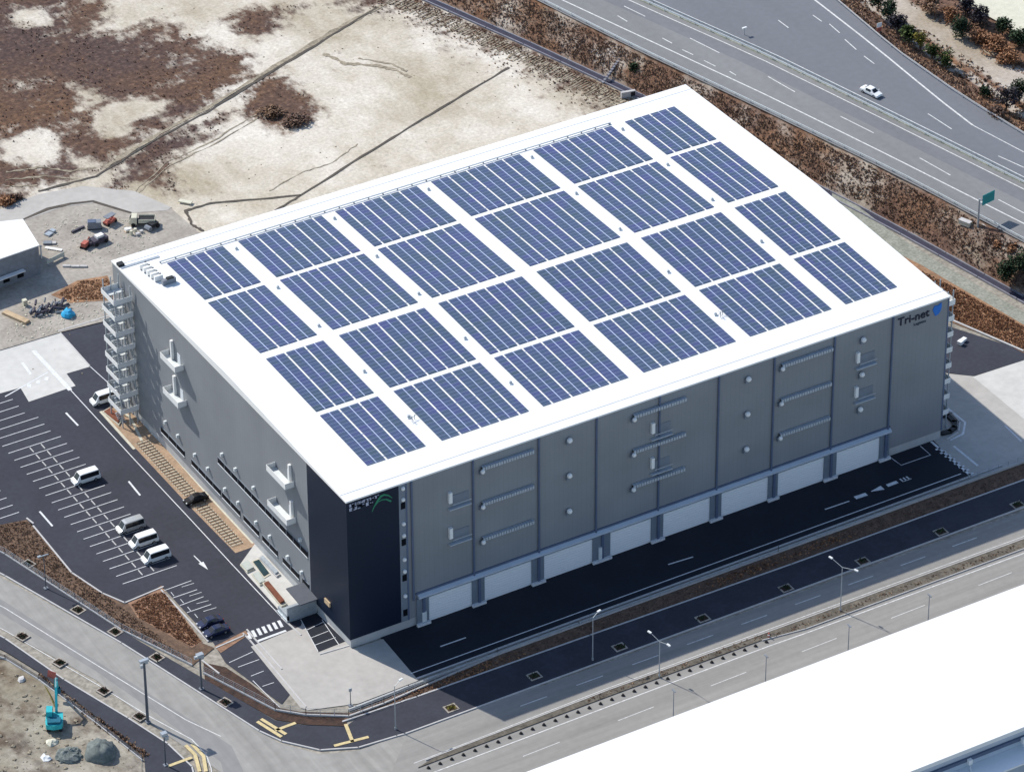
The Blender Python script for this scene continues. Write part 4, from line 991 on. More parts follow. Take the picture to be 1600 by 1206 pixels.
# ================================================================== VEHICLES
def car(name, label, cat, loc, rz_, body, Lc=4.7, Wc=1.75, Hc=1.9, kind='van', group=None, z=LOTZ):
    t = empty(name, label, cat, (loc[0], loc[1], z), rz_, group)
    # stations from the nose (x = -L/2) backwards: x, belt height, top height, top half width factor
    if kind == 'van': S = [(-.5,.55,.60,.80),(-.49,.80,.86,.86),(-.40,.98,1.04,.84),(-.27,1.0,1.*Hc-.08,.80),(-.18,1.0,Hc,.82),(.2,1.0,Hc,.83),(.44,1.0,Hc-.03,.82),(.495,.98,1.15,.88),(.5,.6,.7,.88)]
    else: S = [(-.5,.5,.55,.80),(-.49,.66,.72,.84),(-.28,.86,.92,.82),(-.12,.88,Hc-.04,.70),(.0,.9,Hc,.72),(.16,.9,Hc-.02,.72),(.33,.92,1.0,.78),(.48,.86,.92,.84),(.5,.5,.6,.84)]
    b = MB(); vs = []
    hw = Wc/2
    for (x, zb, zt, k) in S:
        X = x*Lc; vs += [(X,-hw*.94,.28),(X,-hw,zb*.6),(X,-hw*.98,zb),(X,-hw*k,zt-.05),(X,-hw*k*.85,zt),(X,hw*k*.85,zt),(X,hw*k,zt-.05),(X,hw*.98,zb),(X,hw,zb*.6),(X,hw*.94,.28)]
    n = len(S); f = []
    for i in range(n-1):
        for j in range(10): f.append((i*10+j, i*10+(j+1) % 10, (i+1)*10+(j+1) % 10, (i+1)*10+j))
    f += [tuple(range(9,-1,-1)), tuple(range((n-1)*10, n*10))]
    b.add(vs, f); bo = b.build('body', body, t); bm = bmesh.new(); bm.from_mesh(bo.data); bmesh.ops.recalc_face_normals(bm, faces=bm.faces[:]); bm.to_mesh(bo.data); bm.free()
    # glass: side bands
    def P(i, s, fr, o_=.015):
        x, zb, zt, k = S[i]; a = Vector((x*Lc, s*hw*.98, zb+.03)); c = Vector((x*Lc, s*hw*k, zt-.07)); q = a+(c-a)*fr; return (q.x, q.y+s*o_, q.z)
    i0, i1 = (3, 6) if kind == 'van' else (3, 5)
    for s in (-1, 1):
        b = MB(); st = list(range(i0, i1+1)); b.add([P(i, s, .06) for i in st]+[P(i, s, .92) for i in st], [(j, j+1, len(st)+j+1, len(st)+j) for j in range(len(st)-1)])
        b.build('side_window', 'glass_dark', t)
    def cross(i, j, nm):
        a, c = S[i], S[j]; b = MB(); sg = -1 if nm == 'windscreen' else 1
        b.add([(a[0]*Lc+sg*.02,-hw*a[3]*.86,a[2]+.03),(a[0]*Lc+sg*.02,hw*a[3]*.86,a[2]+.03),(c[0]*Lc+sg*.02,hw*c[3]*.84,c[2]-.02),(c[0]*Lc+sg*.02,-hw*c[3]*.84,c[2]-.02)], [(0,1,2,3)]); b.build(nm, 'glass_dark', t)
    if kind == 'van': cross(2, 3, 'windscreen'); cross(7, 6, 'rear_window')
    else: cross(2, 3, 'windscreen'); cross(6, 5, 'rear_window')
    for sx_ in (-.31, .30):
        for s in (-1, 1):
            b = MB(); b.tube((sx_*Lc, s*(hw-.22), .32), (sx_*Lc, s*(hw+.02), .32), .32, n=12); wl = b.build('wheel', 'tyre', t)
            b = MB(); b.tube((sx_*Lc, s*(hw+.0), .32), (sx_*Lc, s*(hw+.03), .32), .19, n=10); b.build('rim', 'rim', wl)
    for s in (-1, 1):
        b = MB(); b.box(-.5*Lc-.02, -.47*Lc, min(s*hw*.5, s*hw*.85), max(s*hw*.5, s*hw*.85), .56, .74); b.build('headlight', 'lamp_glass', t)
        b = MB(); b.box(.49*Lc, .5*Lc+.02, min(s*hw*.7, s*hw*.9), max(s*hw*.7, s*hw*.9), .6, .95); b.build('tail_light', 'tail_red', t)
        b = MB(); b.box(-.27*Lc, -.245*Lc, min(s*hw, s*(hw+.18)), max(s*hw, s*(hw+.18)), 1.0, 1.15); b.build('mirror', body, t)
    b = MB(); b.box(-.5*Lc-.05, -.485*Lc, -hw*.85, hw*.85, .3, .5); b.build('bumper', body, t)
    return t
car('parked_van', 'white van alone in the middle of the large striped car park', 'van', (-16.4, 66.6), 0, 'van_white', 5.0, 1.9, 2.1)
car('parked_van', 'silver grey van, first of the three parked side by side near the aisle', 'van', (-16.2, 49.4), 0, 'van_silver', 5.0, 1.9, 2.1)
car('parked_van', 'white van in the middle of the three parked side by side', 'van', (-16.2, 44.4), 0, 'van_white', 5.0, 1.9, 2.1)
car('parked_van', 'white van nearest the orange bed, last of the three parked side by side', 'van', (-16.4, 39.3), 0, 'van_white', 5.0, 1.9, 2.1)
car('parked_van', 'white van with dark windows parked at the foot of the escape stairs', 'van', (-2.6, 87.3), 0, 'van_white', 5.0, 1.9, 2.1)
car('parked_car', 'black car parked on the tan paving among the bicycle stands', 'car', (-2.7, 51.0), 0, 'car_black', 4.3, 1.7, 1.45, 'car')
car('parked_car', 'dark navy car in the stall next to the numbered bays', 'car', (-17.1, 17.9), 0, 'car_navy', 4.4, 1.75, 1.5, 'car')
car('parked_car', 'dark navy car beside the small tan bed near the zebra crossing', 'car', (-17.3, 15.2), 0, 'car_navy', 4.4, 1.75, 1.5, 'car')
hc = G(1361, 143, HWZ+.6)
dirh = math.atan2(60, MD(hc[1]+30)-MD(hc[1]-30))
car('moving_car', 'white car driving alone on the wide highway', 'car', hc, dirh+0*math.pi, 'van_white', 4.6, 1.8, 1.5, 'car', z=HWZ+.01)

_u1 = 'first second third fourth fifth sixth seventh eighth ninth tenth eleventh twelfth thirteenth fourteenth fifteenth sixteenth seventeenth eighteenth nineteenth'.split()
ORD = _u1+['twentieth']+['twenty-'+q for q in _u1[:9]]+['thirtieth']+['thirty-'+q for q in _u1[:9]]+['fortieth']+['forty-'+q for q in _u1[:9]]
# wheel stops where two rows meet
ws = None
for k in range(18):
    y = 35.85+2.523*(k+.5)
    for s, x in ((0, -20.5), (1, -18.3)):
        side = 'outer' if s == 0 else 'aisle'
        if ws is None:
            b = MB(); b.box(-.09, .09, -.8, .8, 0, .12); ws = b.build('wheel_stop', 'kerb'); cur = ws
        else: cur = ws.copy(); COL.objects.link(cur)
        cur.location = (x, y, LOTZ); tag(cur, 'concrete wheel stop, %s side line of car park, %s' % ('outer' if s == 0 else 'aisle', ORD[k]+' from near end'), 'wheel stop', 'wheel stops in the striped car park')
# bicycle stands on the tan paving
bs = None; a0, a1 = G(226, 706), G(382, 868)
nst = 44
for k in range(nst):
    f_ = k/(nst-1); y = 72.0-f_*36.0
    if 49.4 < y < 53.1: continue
    if bs is None:
        bs = empty('bicycle_stand', '', 'bicycle stand', (0,0,0)); b = MB(); b.box(0, 2.6, -.09, .09, 0, .05); b.build('base_rail', 'paving_cream', bs)
        b = MB()
        for q in (.2, 1.2, 2.2): b.box(q, q+.08, -.03, .03, .05, .40)
        b.box(.2, 2.3, -.04, .04, .36, .42); b.build('hoop', 'black_box', bs); cur = bs
    else: cur = copy_tree(bs)
    cur.location = (-3.9, y, LOTZ+.025); tag(cur, 'low dark bicycle stand on tan paving, %s from the escape stairs' % ORD[k], 'bicycle stand', 'bicycle stands in a long row on the tan paving')

# ================================================================== STREET FURNITURE
def lamp(label, loc, h, arms, group='slender street lamps along the front road'):
    t = empty('street_lamp', label, 'street lamp', (loc[0], loc[1], 0), 0, group)
    b = MB(); b.tube((0,0,0), (0,0,h), .11, .06, 8); b.tube((0,0,0), (0,0,.6), .17, .17, 8); b.build('pole', 'pole_metal', t)
    for dx, dy in arms:
        b = MB(); b.tube((0,0,h-.1), (dx*.9, dy*.9, h+.5), .05, .04, 6); a = b.build('arm', 'pole_metal', t)
        b = MB(); b.obox((dx, dy), .75, .32, h+.42, h+.62, math.atan2(dy, dx)); b.build('lamp_head', 'lamp_glass', a)
    return t
lamp('tall double armed street lamp standing in the road median at the right', G(1313,955), 9.3, ((-.6,2.6),(1.0,-2.6)))
lamp('double armed street lamp standing behind the dotted strip of the road median', G(1030,1058), 7.5, ((-.5,2.4),(.3,-2.2)))
lamp('single armed street lamp on the pavement in front of the loading yard', G(926,1032), 9.0, ((1.4,0.4),))
lamp('single armed street lamp on the pavement near the pale corner apron', G(618,1140), 9.0, ((1.4,0.4),))
def upole(label, loc, h, r, extra):
    t = empty('utility_pole', label, 'pole', (loc[0], loc[1], 0))
    b = MB(); b.tube((0,0,0), (0,0,h), r, r*.75, 10); b.build('pole', 'pole_dark', t)
    b = MB(); b.box(-.35, .35, -.35, .35, 0, .3); b.build('base_plate', 'machine_grey', t)
    b = MB()
    for (x, y, z, sx_, sy_, sz_) in extra: b.box(x-sx_, x+sx_, y-sy_, y+sy_, z-sz_, z+sz_)
    b.build('fittings', 'galv', t)
    return t
upole('thick dark pole standing on the far pavement edge of the side road', G(231,1128), 12.5, .26, ((0,0,12.6,.8,.3,.22),(.5,.3,12.0,.25,.25,.3),(-.5,0,11.6,.2,.2,.3)))
upole('dark pole beside the fence near the corner of the plot', G(315,1077), 7.0, .2, ((0,0,7.1,.6,.4,.3),(-.6,.1,6.8,.35,.2,.25),(.5,.2,6.4,.25,.2,.3)))
upole('thin pole in the brown bed behind the left car park fence', G(72,920), 7.0, .1, ((0,0,7.0,.9,.08,.08),(-.8,0,7.1,.3,.2,.12)))
upole('blue grey pole at the bottom of the street corner', G(259,1196), 6.5, .15, ((0,0,6.5,.5,.4,.3),(.3,-.2,5.8,.3,.3,.4)))
upole('short post on the front road pavement near the yard entrance', G(548,1103), 3.5, .08, ((0,0,3.4,.25,.1,.3),))
# tree pits
tp = None
pits = [((92,955),'first'),((137,980),''),((183,988),''),((243,1030),'')]
def pit(loc, ang, label, red=False):
    t = empty('tree_pit', label, 'tree pit', (loc[0], loc[1], .15), ang)
    b = MB(); 
    for q in ((-1.1,1.1,-.95,-.7),(-1.1,1.1,.7,.95),(-1.1,-.85,-.7,.7),(.85,1.1,-.7,.7)): b.box(*q, 0, .08)
    b.build('kerb_frame', 'mud', t)
    b = MB(); b.box(-.85, .85, -.7, .7, 0, .03); b.build('soil', 'bed_soil_dark', t)
    b = MB(); tone = []
    for k in range(50):
        x, y = random.gauss(0,.38), random.gauss(0,.3); s = random.uniform(.1,.3); a = random.uniform(0, 6.28)
        b.add([(x,y,.05),(x+s*math.cos(a),y+s*math.sin(a),.1),(x+s*.5,y,.1+s*1.8)], [(0,1,2)]); tone.append(random.random())
    b.tone = tone; b.build('shrub', 'leaf_dark' if not red else 'leaf_yellow', t)
front = [(705,1107),(835,1057),(968,1012),(1098,967),(1228,920),(1348,878),(1470,832),(1590,790)]
nm = ['below the front apron', 'below the left end of the loading yard', 'right of the first shadow edge lamp', 'left of the road centre', 'below the middle docks', 'beside the tall double armed lamp', 'right of the double armed lamp', 'at the right edge of the photo']
for i, (u, v) in enumerate(front):
    pit(G(u, v), 0, 'square tree pit along the front pavement kerb, %s' % (['leftmost of eight','second of eight','third of eight','fourth of eight','fifth of eight','sixth of eight','seventh of eight','rightmost of eight'][i]), i == 0)
for i, ((u, v), q) in enumerate(zip([(44,882),(122,954),(180,988),(245,1028),(352,1098)], ['first','second','third','fourth','fifth'])):
    pit(G(u, v), R(-73), 'square tree pit on the car park side of the side road, %s one' % q)
for i, ((u, v), q) in enumerate(zip([(35,995),(93,1036),(162,1080),(218,1120)], ['first','second','third','fourth'])):
    pit(G(u, v), R(-73), 'square tree pit on the excavator side of the side road, %s one' % q)
# delineator posts on the widening median
dp = None
for k in range(31):
    x = -4.6+k*2.165
    if dp is None:
        b = MB(); b.tube((0,0,0), (0,0,.10), .34, .30, 10); b.tube((0,0,.10), (0,0,.36), .20, .17, 8); dp = b.build('delineator', 'rubber'); cur = dp
    else: cur = dp.copy(); COL.objects.link(cur)
    cur.location = (x, -34.2, .02); tag(cur, 'short black rubber post in the road median row, %s from the left' % ORD[k], 'bollard', 'row of black posts on the road median')
t = empty('marker_post', 'orange and white marker at the end of the dotted row of posts', 'marker', (*G(1201, 996), 0)); b = MB(); b.tube((0,0,0),(0,0,1.0),.18,.12,8); b.build('post','rust_red',t); b = MB(); b.tube((0,0,.5),(0,0,.7),.2,.18,8); b.build('reflector','white',t)
# posts by the near building's edge
for i, (u, v) in enumerate(((1052,1114),(1196,1060),(1325,1012),(1450,965))):
    t = empty('roadside_post', 'thin grey post rising behind the white foreground roof edge, %s from left' % ('first','second','third','fourth')[i], 'post', (*G(u, v+6), 0), 0, 'thin posts along the near side of the front road')
    b = MB(); b.tube((0,0,0), (0,0,5.5), .09, .06, 6); b.build('pole', 'machine_grey', t); b = MB(); b.box(-.12,.12,-.5,.5,5.4,5.55); b.build('head', 'machine_grey', t)
# highway sign
gx, gy = G(1528, 352, 5.2)
t = empty('road_sign', 'teal green highway sign board on a tall grey post at the right edge', 'road sign', (gx, gy, 4.4), R(10))
b = MB(); b.tube((0,0,0), (0,0,6.6), .22, .18, 10); b.build('post', 'pole_metal', t)
b = MB(); b.tube((0,0,6.2), (3.6,.0,6.2), .1, .1, 6); b.tube((0,0,5.4), (3.6,.0,5.4), .1, .1, 6); b.build('arm', 'pole_metal', t)
b = MB(); b.box(.7, 3.9, -.18, -.1, 4.9, 7.1); bd = b.build('sign_board', 'sign_green', t)
b = MB(); b.box(.8, 3.8, -.20, -.185, 4.97, 5.03); b.box(.8, 3.8, -.2, -.185, 6.97, 7.03); b.box(.77,.83,-.2,-.185,4.97,7.03); b.box(3.77,3.83,-.2,-.185,4.97,7.03); b.build('border', 'teal', bd)
for i, (u, v) in enumerate(((1508,350),(1545,358))):
    x, y = G(u, v, 4.6); t = empty('equipment_box', 'weathered tan box by the guardrail %s the green sign post' % ('left of', 'right of')[i], 'box', (x, y, 4.4), R(110))
    b = MB(); b.box(-1.2, 1.2, -.5, .5, 0, .9); b.build('casing', 'cream', t); b = MB(); b.box(-1.25, 1.25, -.55, .55, .9, 1.0); b.build('lid', 'kerb', t)
x, y = G(1373, 52, 5.6); t = empty('warning_sign', 'small red and white sign at the wooded highway edge', 'road sign', (x, y, 5.3))
b = MB(); b.tube((0,0,0),(0,0,2.6),.06); b.build('post','pole_metal',t); b = MB(); b.box(-.6,.6,-.12,-.06,1.7,2.7); b.build('upper_board','white',t); b = MB(); b.box(-.55,.55,-.12,-.06,.7,1.6); b.build('lower_board','rust_red',t)
# small mast on the median (white fitting)
x, y = G(1163, 55, HWZ); t = empty('highway_lamp', 'small pale fitting on a post by the far highway lanes', 'post', (x, y, HWZ)); b = MB(); b.tube((0,0,0),(0,0,1.6),.08); b.build('post','pole_metal',t); b = MB(); b.box(-.5,.5,-.2,.2,1.5,1.75); b.build('head','white',t)
# concrete headwall and stairs by the channel
x, y = G(982, 152); t = empty('headwall', 'small concrete headwall with a dark pipe mouth behind the warehouse roof', 'headwall', (x, y, 0), R(-12)); b = MB(); b.box(-1.6,1.4,-.3,.3,0,1.4); b.build('wall','kerb',t); b = MB(); b.box(.4,1.3,-.36,-.3,.2,1.2); b.build('pipe_mouth','black_box',t)
P = GP([(943,130),(968,108)]); t = empty('bank_steps', 'narrow pale steps climbing the brown highway bank', 'steps', (P[0][0], P[0][1], 0)); b = MB(); dx, dy = P[1][0]-P[0][0], P[1][1]-P[0][1]
for k in range(12): f_ = k/11; b.obox((dx*f_*1.0, dy*f_*.55), .8, .5, .1+f_*4.0, .35+f_*4.0, math.atan2(dy*.55, dx))
b.build('step_treads', 'channel', t)

# ================================================================== ENTRANCE CORNER
def planter(label, px, h, m, top=None, name='planter', cat='planter', fr='paving_cream'):
    P = GP(px); c = (sum(p[0] for p in P)/len(P), sum(p[1] for p in P)/len(P)); t = empty(name, label, cat, (c[0], c[1], LOTZ+.02))
    q = [(x-c[0], y-c[1]) for x, y in P]; b = MB(); b.prism(q, 0, h*.55); b.build('surround', fr, t)
    q2 = [(x*.84, y*.84) for x, y in q]; b = MB(); b.prism(q2, h*.55+.0, h); b.build('filling', m, t); return t
planter('pale green square planter by the entrance walk, nearer the bicycle stands', [(375,884),(388,877),(398,890),(386,896)], .5, 'pale_green')
planter('long pale green planter by the entrance walk, next to the red hedge', [(393,899),(404,894),(416,912),(406,916)], .5, 'pale_green')
planter('dark teal sunken basin between planters at the entrance', [(393,877),(404,873),(423,898),(413,904)], .2, 'pool_dark', name='basin', cat='basin')
planter('clipped reddish brown hedge along the entrance walk', [(410,914),(418,911),(448,947),(440,951)], .9, 'hedge_red', name='hedge', cat='hedge')
planter('grey bench block between the basin and the wall', [(404,873),(409,869),(438,899),(432,903)], .6, 'galv', name='bench', cat='bench', fr='kerb')
planter('white box by the porch of the navy corner block', [(468,932),(473,929),(482,939),(477,942)], 1.2, 'white', name='cabinet', cat='cabinet', fr='white')
planter('red brown planted wedge at the foot of the escape stairs', [(160,645),(172,638),(192,656),(186,666)], .5, 'hedge_red')
t = empty('stop_sign', 'slanted metal rail beside the porch of the navy corner block', 'rail', (*G(492, 940), 0)); b = MB(); b.tube((-1.2,-.4,.2),(1.0,1.0,3.4),.08); b.build('rail_tube','white_metal',t); b = MB(); b.box(-.2,.2,-.2,.2,0,.2); b.build('foot','galv',t)
t['category'] = 'rail'; t.name = 'slanted_rail'

# ================================================================== WORK YARD AND PLOT THINGS
# excavator
ex = empty('excavator', 'teal excavator with raised boom parked on the dirt plot', 'excavator', (*G(86, 1134), .1), R(62))
ex.scale = (1.05, 1.05, 1.05)
for s in (-1, 1):
    b = MB(); b.add([(-1.5,s*.95-.25,.0),(1.5,s*.95-.25,.0),(1.8,s*.95-.25,.4),(1.5,s*.95-.25,.75),(-1.5,s*.95-.25,.75),(-1.8,s*.95-.25,.4),
                     (-1.5,s*.95+.25,.0),(1.5,s*.95+.25,.0),(1.8,s*.95+.25,.4),(1.5,s*.95+.25,.75),(-1.5,s*.95+.25,.75),(-1.8,s*.95+.25,.4)],
                    [(0,1,2,3,4,5),(11,10,9,8,7,6)]+[(i,6+i,6+(i+1)%6,(i+1)%6) for i in range(6)]); b.build('track', 'rubber', ex)
b = MB(); b.prism([(-2.0,-1.2),(-1.2,-1.35),(1.1,-1.3),(1.3,-.2),(1.1,1.3),(-1.2,1.35),(-2.0,1.2),(-2.3,0)], .9, 1.75); b.build('engine_deck', 'teal', ex)
b = MB(); b.prism([(-1.9,-1.0),(-.6,-1.1),(-.6,1.1),(-1.9,1.0)], 1.75, 2.15); b.build('hood', 'teal_dark', ex)
b = MB(); b.prism([(-.4,.25),(1.15,.25),(1.25,1.2),(-.4,1.2)], 1.75, 3.0); cb_ = b.build('cab', 'teal', ex); b = MB(); b.box(1.26,1.29,.35,1.1,1.95,2.85); b.box(-.3,1.1,1.21,1.24,1.95,2.85); b.box(-.3,1.1,.21,.24,1.95,2.85); b.build('cab_glass', 'glass_dark', cb_)
b = MB(); b.add([(1.0,-.5,1.5),(1.0,-.1,1.5),(1.0,-.5,2.1),(1.0,-.1,2.1),(3.2,-.5,4.3),(3.2,-.1,4.3),(3.5,-.5,4.9),(3.5,-.1,4.9),(5.0,-.5,5.0),(5.0,-.1,5.0),(5.1,-.5,5.4),(5.1,-.1,5.4)],
    [(0,1,5,4),(2,6,7,3),(0,4,6,2),(1,3,7,5),(4,5,9,8),(6,10,11,7),(4,8,10,6),(5,7,11,9),(8,9,11,10),(0,2,3,1)]); b.build('boom', 'teal', ex)
b = MB(); b.add([(4.7,-.45,5.5),(4.7,-.15,5.5),(5.3,-.45,5.2),(5.3,-.15,5.2),(6.6,-.45,2.2),(6.6,-.15,2.2),(6.9,-.45,2.3),(6.9,-.15,2.3)], [(0,1,3,2),(0,4,5,1),(2,3,7,6),(4,6,7,5),(0,2,6,4),(1,5,7,3)]); b.build('dipper_arm', 'teal', ex)
b = MB(); b.add([(6.4,-.7,2.3),(7.1,-.7,2.2),(6.9,-.7,1.3),(6.2,-.7,1.4),(6.4,.1,2.3),(7.1,.1,2.2),(6.9,.1,1.3),(6.2,.1,1.4)], [(0,1,2,3),(7,6,5,4),(1,5,6,2),(2,6,7,3),(3,7,4,0)]); b.build('bucket', 'teal_dark', ex)
b = MB(); b.tube((1.2,-.3,1.2),(2.8,-.3,3.6),.09); b.build('hydraulic_ram', 'pole_metal', ex); b = MB(); b.tube((3.2,-.3,5.0),(4.9,-.3,5.7),.08); b.build('hydraulic_ram', 'pole_metal', ex)
t = empty('work_sign', 'red board leaning on the plot fence near the excavator', 'board', (*G(80,1060), 0), R(-60)); b = MB(); b.add([(-.8,0,0),(.8,0,0),(.8,.35,1.3),(-.8,.35,1.3),(-.8,.05,0),(.8,.05,0),(.8,.4,1.3),(-.8,.4,1.3)], [(0,1,2,3),(7,6,5,4),(0,3,7,4),(1,5,6,2),(3,2,6,7)]); b.build('panel', 'rust_red', t); b = MB(); b.box(-.6,-.5,.3,.4,0,1.0); b.build('prop', 'wood', t)
b = MB(); b.tube((0,0,.1),(.6,3.8,.5),.12,.1,6); b.tube((.6,3.8,.5),(1.0,6.4,.3),.1,.08,6); tag(b.build('hose', 'leaf_yellow'), 'yellow green hose lying right of the excavator boom', 'hose').location = (*G(88,1108), 0)
def heap(name, label, cat, px, r, h, m, seg_=14, jit=.08, sm=True):
    x, y = G(*px); b = MB(); b.ball((0,0,0), r, h/r, seg_, jit=jit)
    b.v = [(X*(1+.22*mnoise.noise((X*.8, Y*.8, px[0]))), Y*(1+.22*mnoise.noise((X*.8, Y*.8, px[1]))), Z*(1+.3*mnoise.noise((X*.9, Y*.9, 3)))) for X, Y, Z in b.v]
    o = b.build(name, m, None, sm); o.location = (x, y, 0); tag(o, label, cat); return o
heap('covered_heap', 'large round dark grey green covered heap at the bottom of the dirt plot', 'heap', (157,1178), 2.7, 2.4, 'tarp_grey', 28, .05)
heap('covered_heap', 'smaller dark heap left of the large round covered heap', 'heap', (108,1180), 2.1, 1.0, 'tarp_grey', 24, .12, False)
heap('rubble_heap', 'small pile of white rubble near the left edge of the dirt plot', 'rubble', (33,1062), .8, .5, 'kerb', 8, .3, False)
heap('rubble_heap', 'bright white rubble in front of the covered heaps', 'rubble', (72,1185), .9, .6, 'white', 8, .3, False)
heap('rubble_heap', 'pinkish rubble pile below the excavator', 'rubble', (82,1160), 1.0, .6, 'cream', 8, .3, False)
dr = MB(); rr = []
for p in scatter(GP([(0,1040),(60,1075),(140,1140),(215,1192),(215,1230),(-20,1230),(-20,1040)]), 420): dr.ball((p[0], p[1], .08), .06+.5*random.random()**5, .5, 4, jit=.4)
tag(dr.build('plot_rubble', 'ridge'), 'grey clods and rubble strewn over the excavator plot', 'rubble', kind='stuff')
dr = MB()
for p in scatter(GP([(70,350),(150,325),(215,345),(250,380),(190,415),(120,420),(75,405)]), 260): dr.ball((p[0], p[1], .2), random.uniform(.06, .22), .6, 4, jit=.4)
for p in scatter(GP([(10,520),(40,470),(130,465),(170,480),(170,496),(95,516),(10,545)]), 200): dr.ball((p[0], p[1], .2), random.uniform(.06, .25), .6, 4, jit=.4)
tag(dr.build('yard_rubble', 'cream'), 'pale rubble and offcuts strewn over the work yard', 'rubble', kind='stuff')
# scrap row, blue sheet, boards
scp = empty('scrap_pile', 'long pile of dark scrap and pipes at the edge of the work yard', 'scrap pile', (*G(70, 488), .15), R(8))
for k in range(3):
    b = MB()
    for i in range(14):
        x, y = random.uniform(-3.4, 3.2), random.gauss(0, .8); a = random.gauss(.2, .5); l = random.uniform(.6, 2.2)
        b.tube((x, y, random.uniform(.1,.9)), (x+l*math.cos(a), y+l*math.sin(a), random.uniform(.1,1.2)), random.uniform(.08,.28), None, 6)
    b.build(('pipes','bars','offcuts')[k], 'scrap_dark' if k != 1 else 'machine_grey', scp)
x, y = G(106, 494); t = empty('covered_stack', 'stack under a bright blue sheet beside the dark scrap pile', 'covered stack', (x, y, .15)); b = MB(); b.ball((0,0,.3), 1.25, .9, 10, jit=.18); b.build('sheet', 'tarp_blue', t, False); b = MB(); b.box(-.8,.8,-.7,.7,-.1,.3); b.build('pallet', 'wood', t)
x, y = G(25, 498); t = empty('board_stack', 'stack of tan boards left of the dark scrap pile', 'board stack', (x, y, .15), R(-68)); 
for k in range(3):
    b = MB(); b.box(-3.0+.1*k, 3.0, -.7, .7-.1*k, k*.2, k*.2+.16); b.build('board', 'wood', t)
# small building at the left edge
sb = empty('site_office', 'small building with a white roof cut by the left edge of the photo', 'building', (0, 0, 0))
zc = 6.6; P = GP([(-70,355),(35,343),(60,383),(-70,428)], zc)
b = MB(); b.prism(P, 0, zc-.2); b.build('wall', 'machine_grey', sb); b = MB()
cx_ = sum(p[0] for p in P)/4; cy_ = sum(p[1] for p in P)/4
b.prism([(cx_+(x-cx_)*1.02, cy_+(y-cy_)*1.02) for x, y in P], zc-.19, zc); b.build('roof', 'roof_white', sb)
a, c = P[3], P[2]; b = MB(); b.wall([(a[0]+(c[0]-a[0])*.3, a[1]-.6), (a[0]+(c[0]-a[0])*.78, a[1]+(c[1]-a[1])*.78-.6)], 1.0, 2.6, 2.75); b.build('awning', 'white', sb)
for k in range(4):
    f_ = .25+.17*k; x, y = a[0]+(c[0]-a[0])*f_, a[1]+(c[1]-a[1])*f_; b = MB(); b.obox((x, y-.03), 1.3, .2, 1.0, 2.1, math.atan2(c[1]-a[1], c[0]-a[0])); b.build('window', 'window_black', sb)
# yard machines
def flatbed():
    x, y = G(222, 352); t = empty('small_truck', 'small cream truck with a black open bed in the work yard', 'truck', (x, y, .2), R(150))
    b = MB(); b.box(-2.6, .9, -.95, .95, .6, .85); b.build('chassis', 'black_box', t)
    b = MB(); b.box(-2.6,.6,-1,-.92,.85,1.6); b.box(-2.6,.6,.92,1,.85,1.6); b.box(-2.6,-2.52,-.92,.92,.85,1.6); b.build('bed_side', 'cream', t)
    b = MB(); b.box(-2.5,.5,-.9,.9,.9,1.3); b.build('load', 'black_box', t)
    b = MB(); b.add([(.9,-.95,.5),(2.4,-.95,.5),(2.4,-.95,1.2),(1.9,-.9,2.0),(.9,-.9,2.0),(.9,.95,.5),(2.4,.95,.5),(2.4,.95,1.2),(1.9,.9,2.0),(.9,.9,2.0)], [(0,1,2,3,4),(9,8,7,6,5),(0,5,6,1),(1,6,7,2),(2,7,8,3),(3,8,9,4),(4,9,5,0)]); cbb = b.build('cab', 'cream', t)
    b = MB(); b.add([(2.37,-.8,1.3),(2.37,.8,1.3),(1.96,.78,1.93),(1.96,-.78,1.93)], [(0,1,2,3)]); b.build('windscreen', 'glass_dark', cbb)
    for xx in (-1.7, 1.6):
        for s in (-1, 1): b = MB(); b.tube((xx, s*.7, .42), (xx, s*1.0, .42), .42, n=10); b.build('wheel', 'tyre', t)
flatbed()
def gear(name, label, cat, px, ang, parts, z=.18):
    x, y = G(*px); t = empty(name, label, cat, (x, y, z), R(ang))
    for nm_, m_, boxes in parts:
        b = MB()
        for q in boxes:
            if len(q) == 6: b.box(*q)
            else: b.tube(q[0], q[1], q[2])
        b.build(nm_, m_, t)
    return t
gear('scissor_lift', 'red folding platform machine in the middle of the work yard', 'machine', (172,350), 20, (('base','rust_red',[(-1.3,1.3,-.6,.6,.3,.7)]),('scissor_arm','rust_red',[((-1.2,-.4,.7),(1.2,-.4,1.7),.08),((1.2,-.4,.7),(-1.2,-.4,1.7),.08),((-1.2,.4,.7),(1.2,.4,1.7),.08),((1.2,.4,.7),(-1.2,.4,1.7),.08)]),('platform','machine_grey',[(-1.2,1.2,-.6,.6,1.7,1.8)]),('wheel','tyre',[((-1,-.75,.3),(-1,-.45,.3),.3),((1,-.75,.3),(1,-.45,.3),.3),((-1,.75,.3),(-1,.45,.3),.3),((1,.75,.3),(1,.45,.3),.3)])))
gear('generator', 'blue grey generator box behind the white topped machine', 'generator', (148,358), -25, (('casing','machine_grey',[(-1.3,1.3,-.7,.7,.25,1.6)]),('lid','pipe',[(-1.2,.3,-.6,.6,1.6,1.7)]),('skid','black_box',[(-1.4,1.4,-.6,-.4,0,.25),(-1.4,1.4,.4,.6,0,.25)])))
gear('mixer', 'dark machine with a white top in the work yard', 'machine', (155,380), 10, (('frame','scrap_dark',[(-1.8,1.6,-.9,.9,.3,1.2),(-2.4,-1.5,-.4,.5,.2,.9)]),('cover','white',[(-.7,.9,-.5,.5,1.2,1.7)]),('wheel','tyre',[((-1.2,-1.1,.4),(-1.2,-.8,.4),.4),((1.,-1.1,.4),(1.,-.8,.4),.4)])))
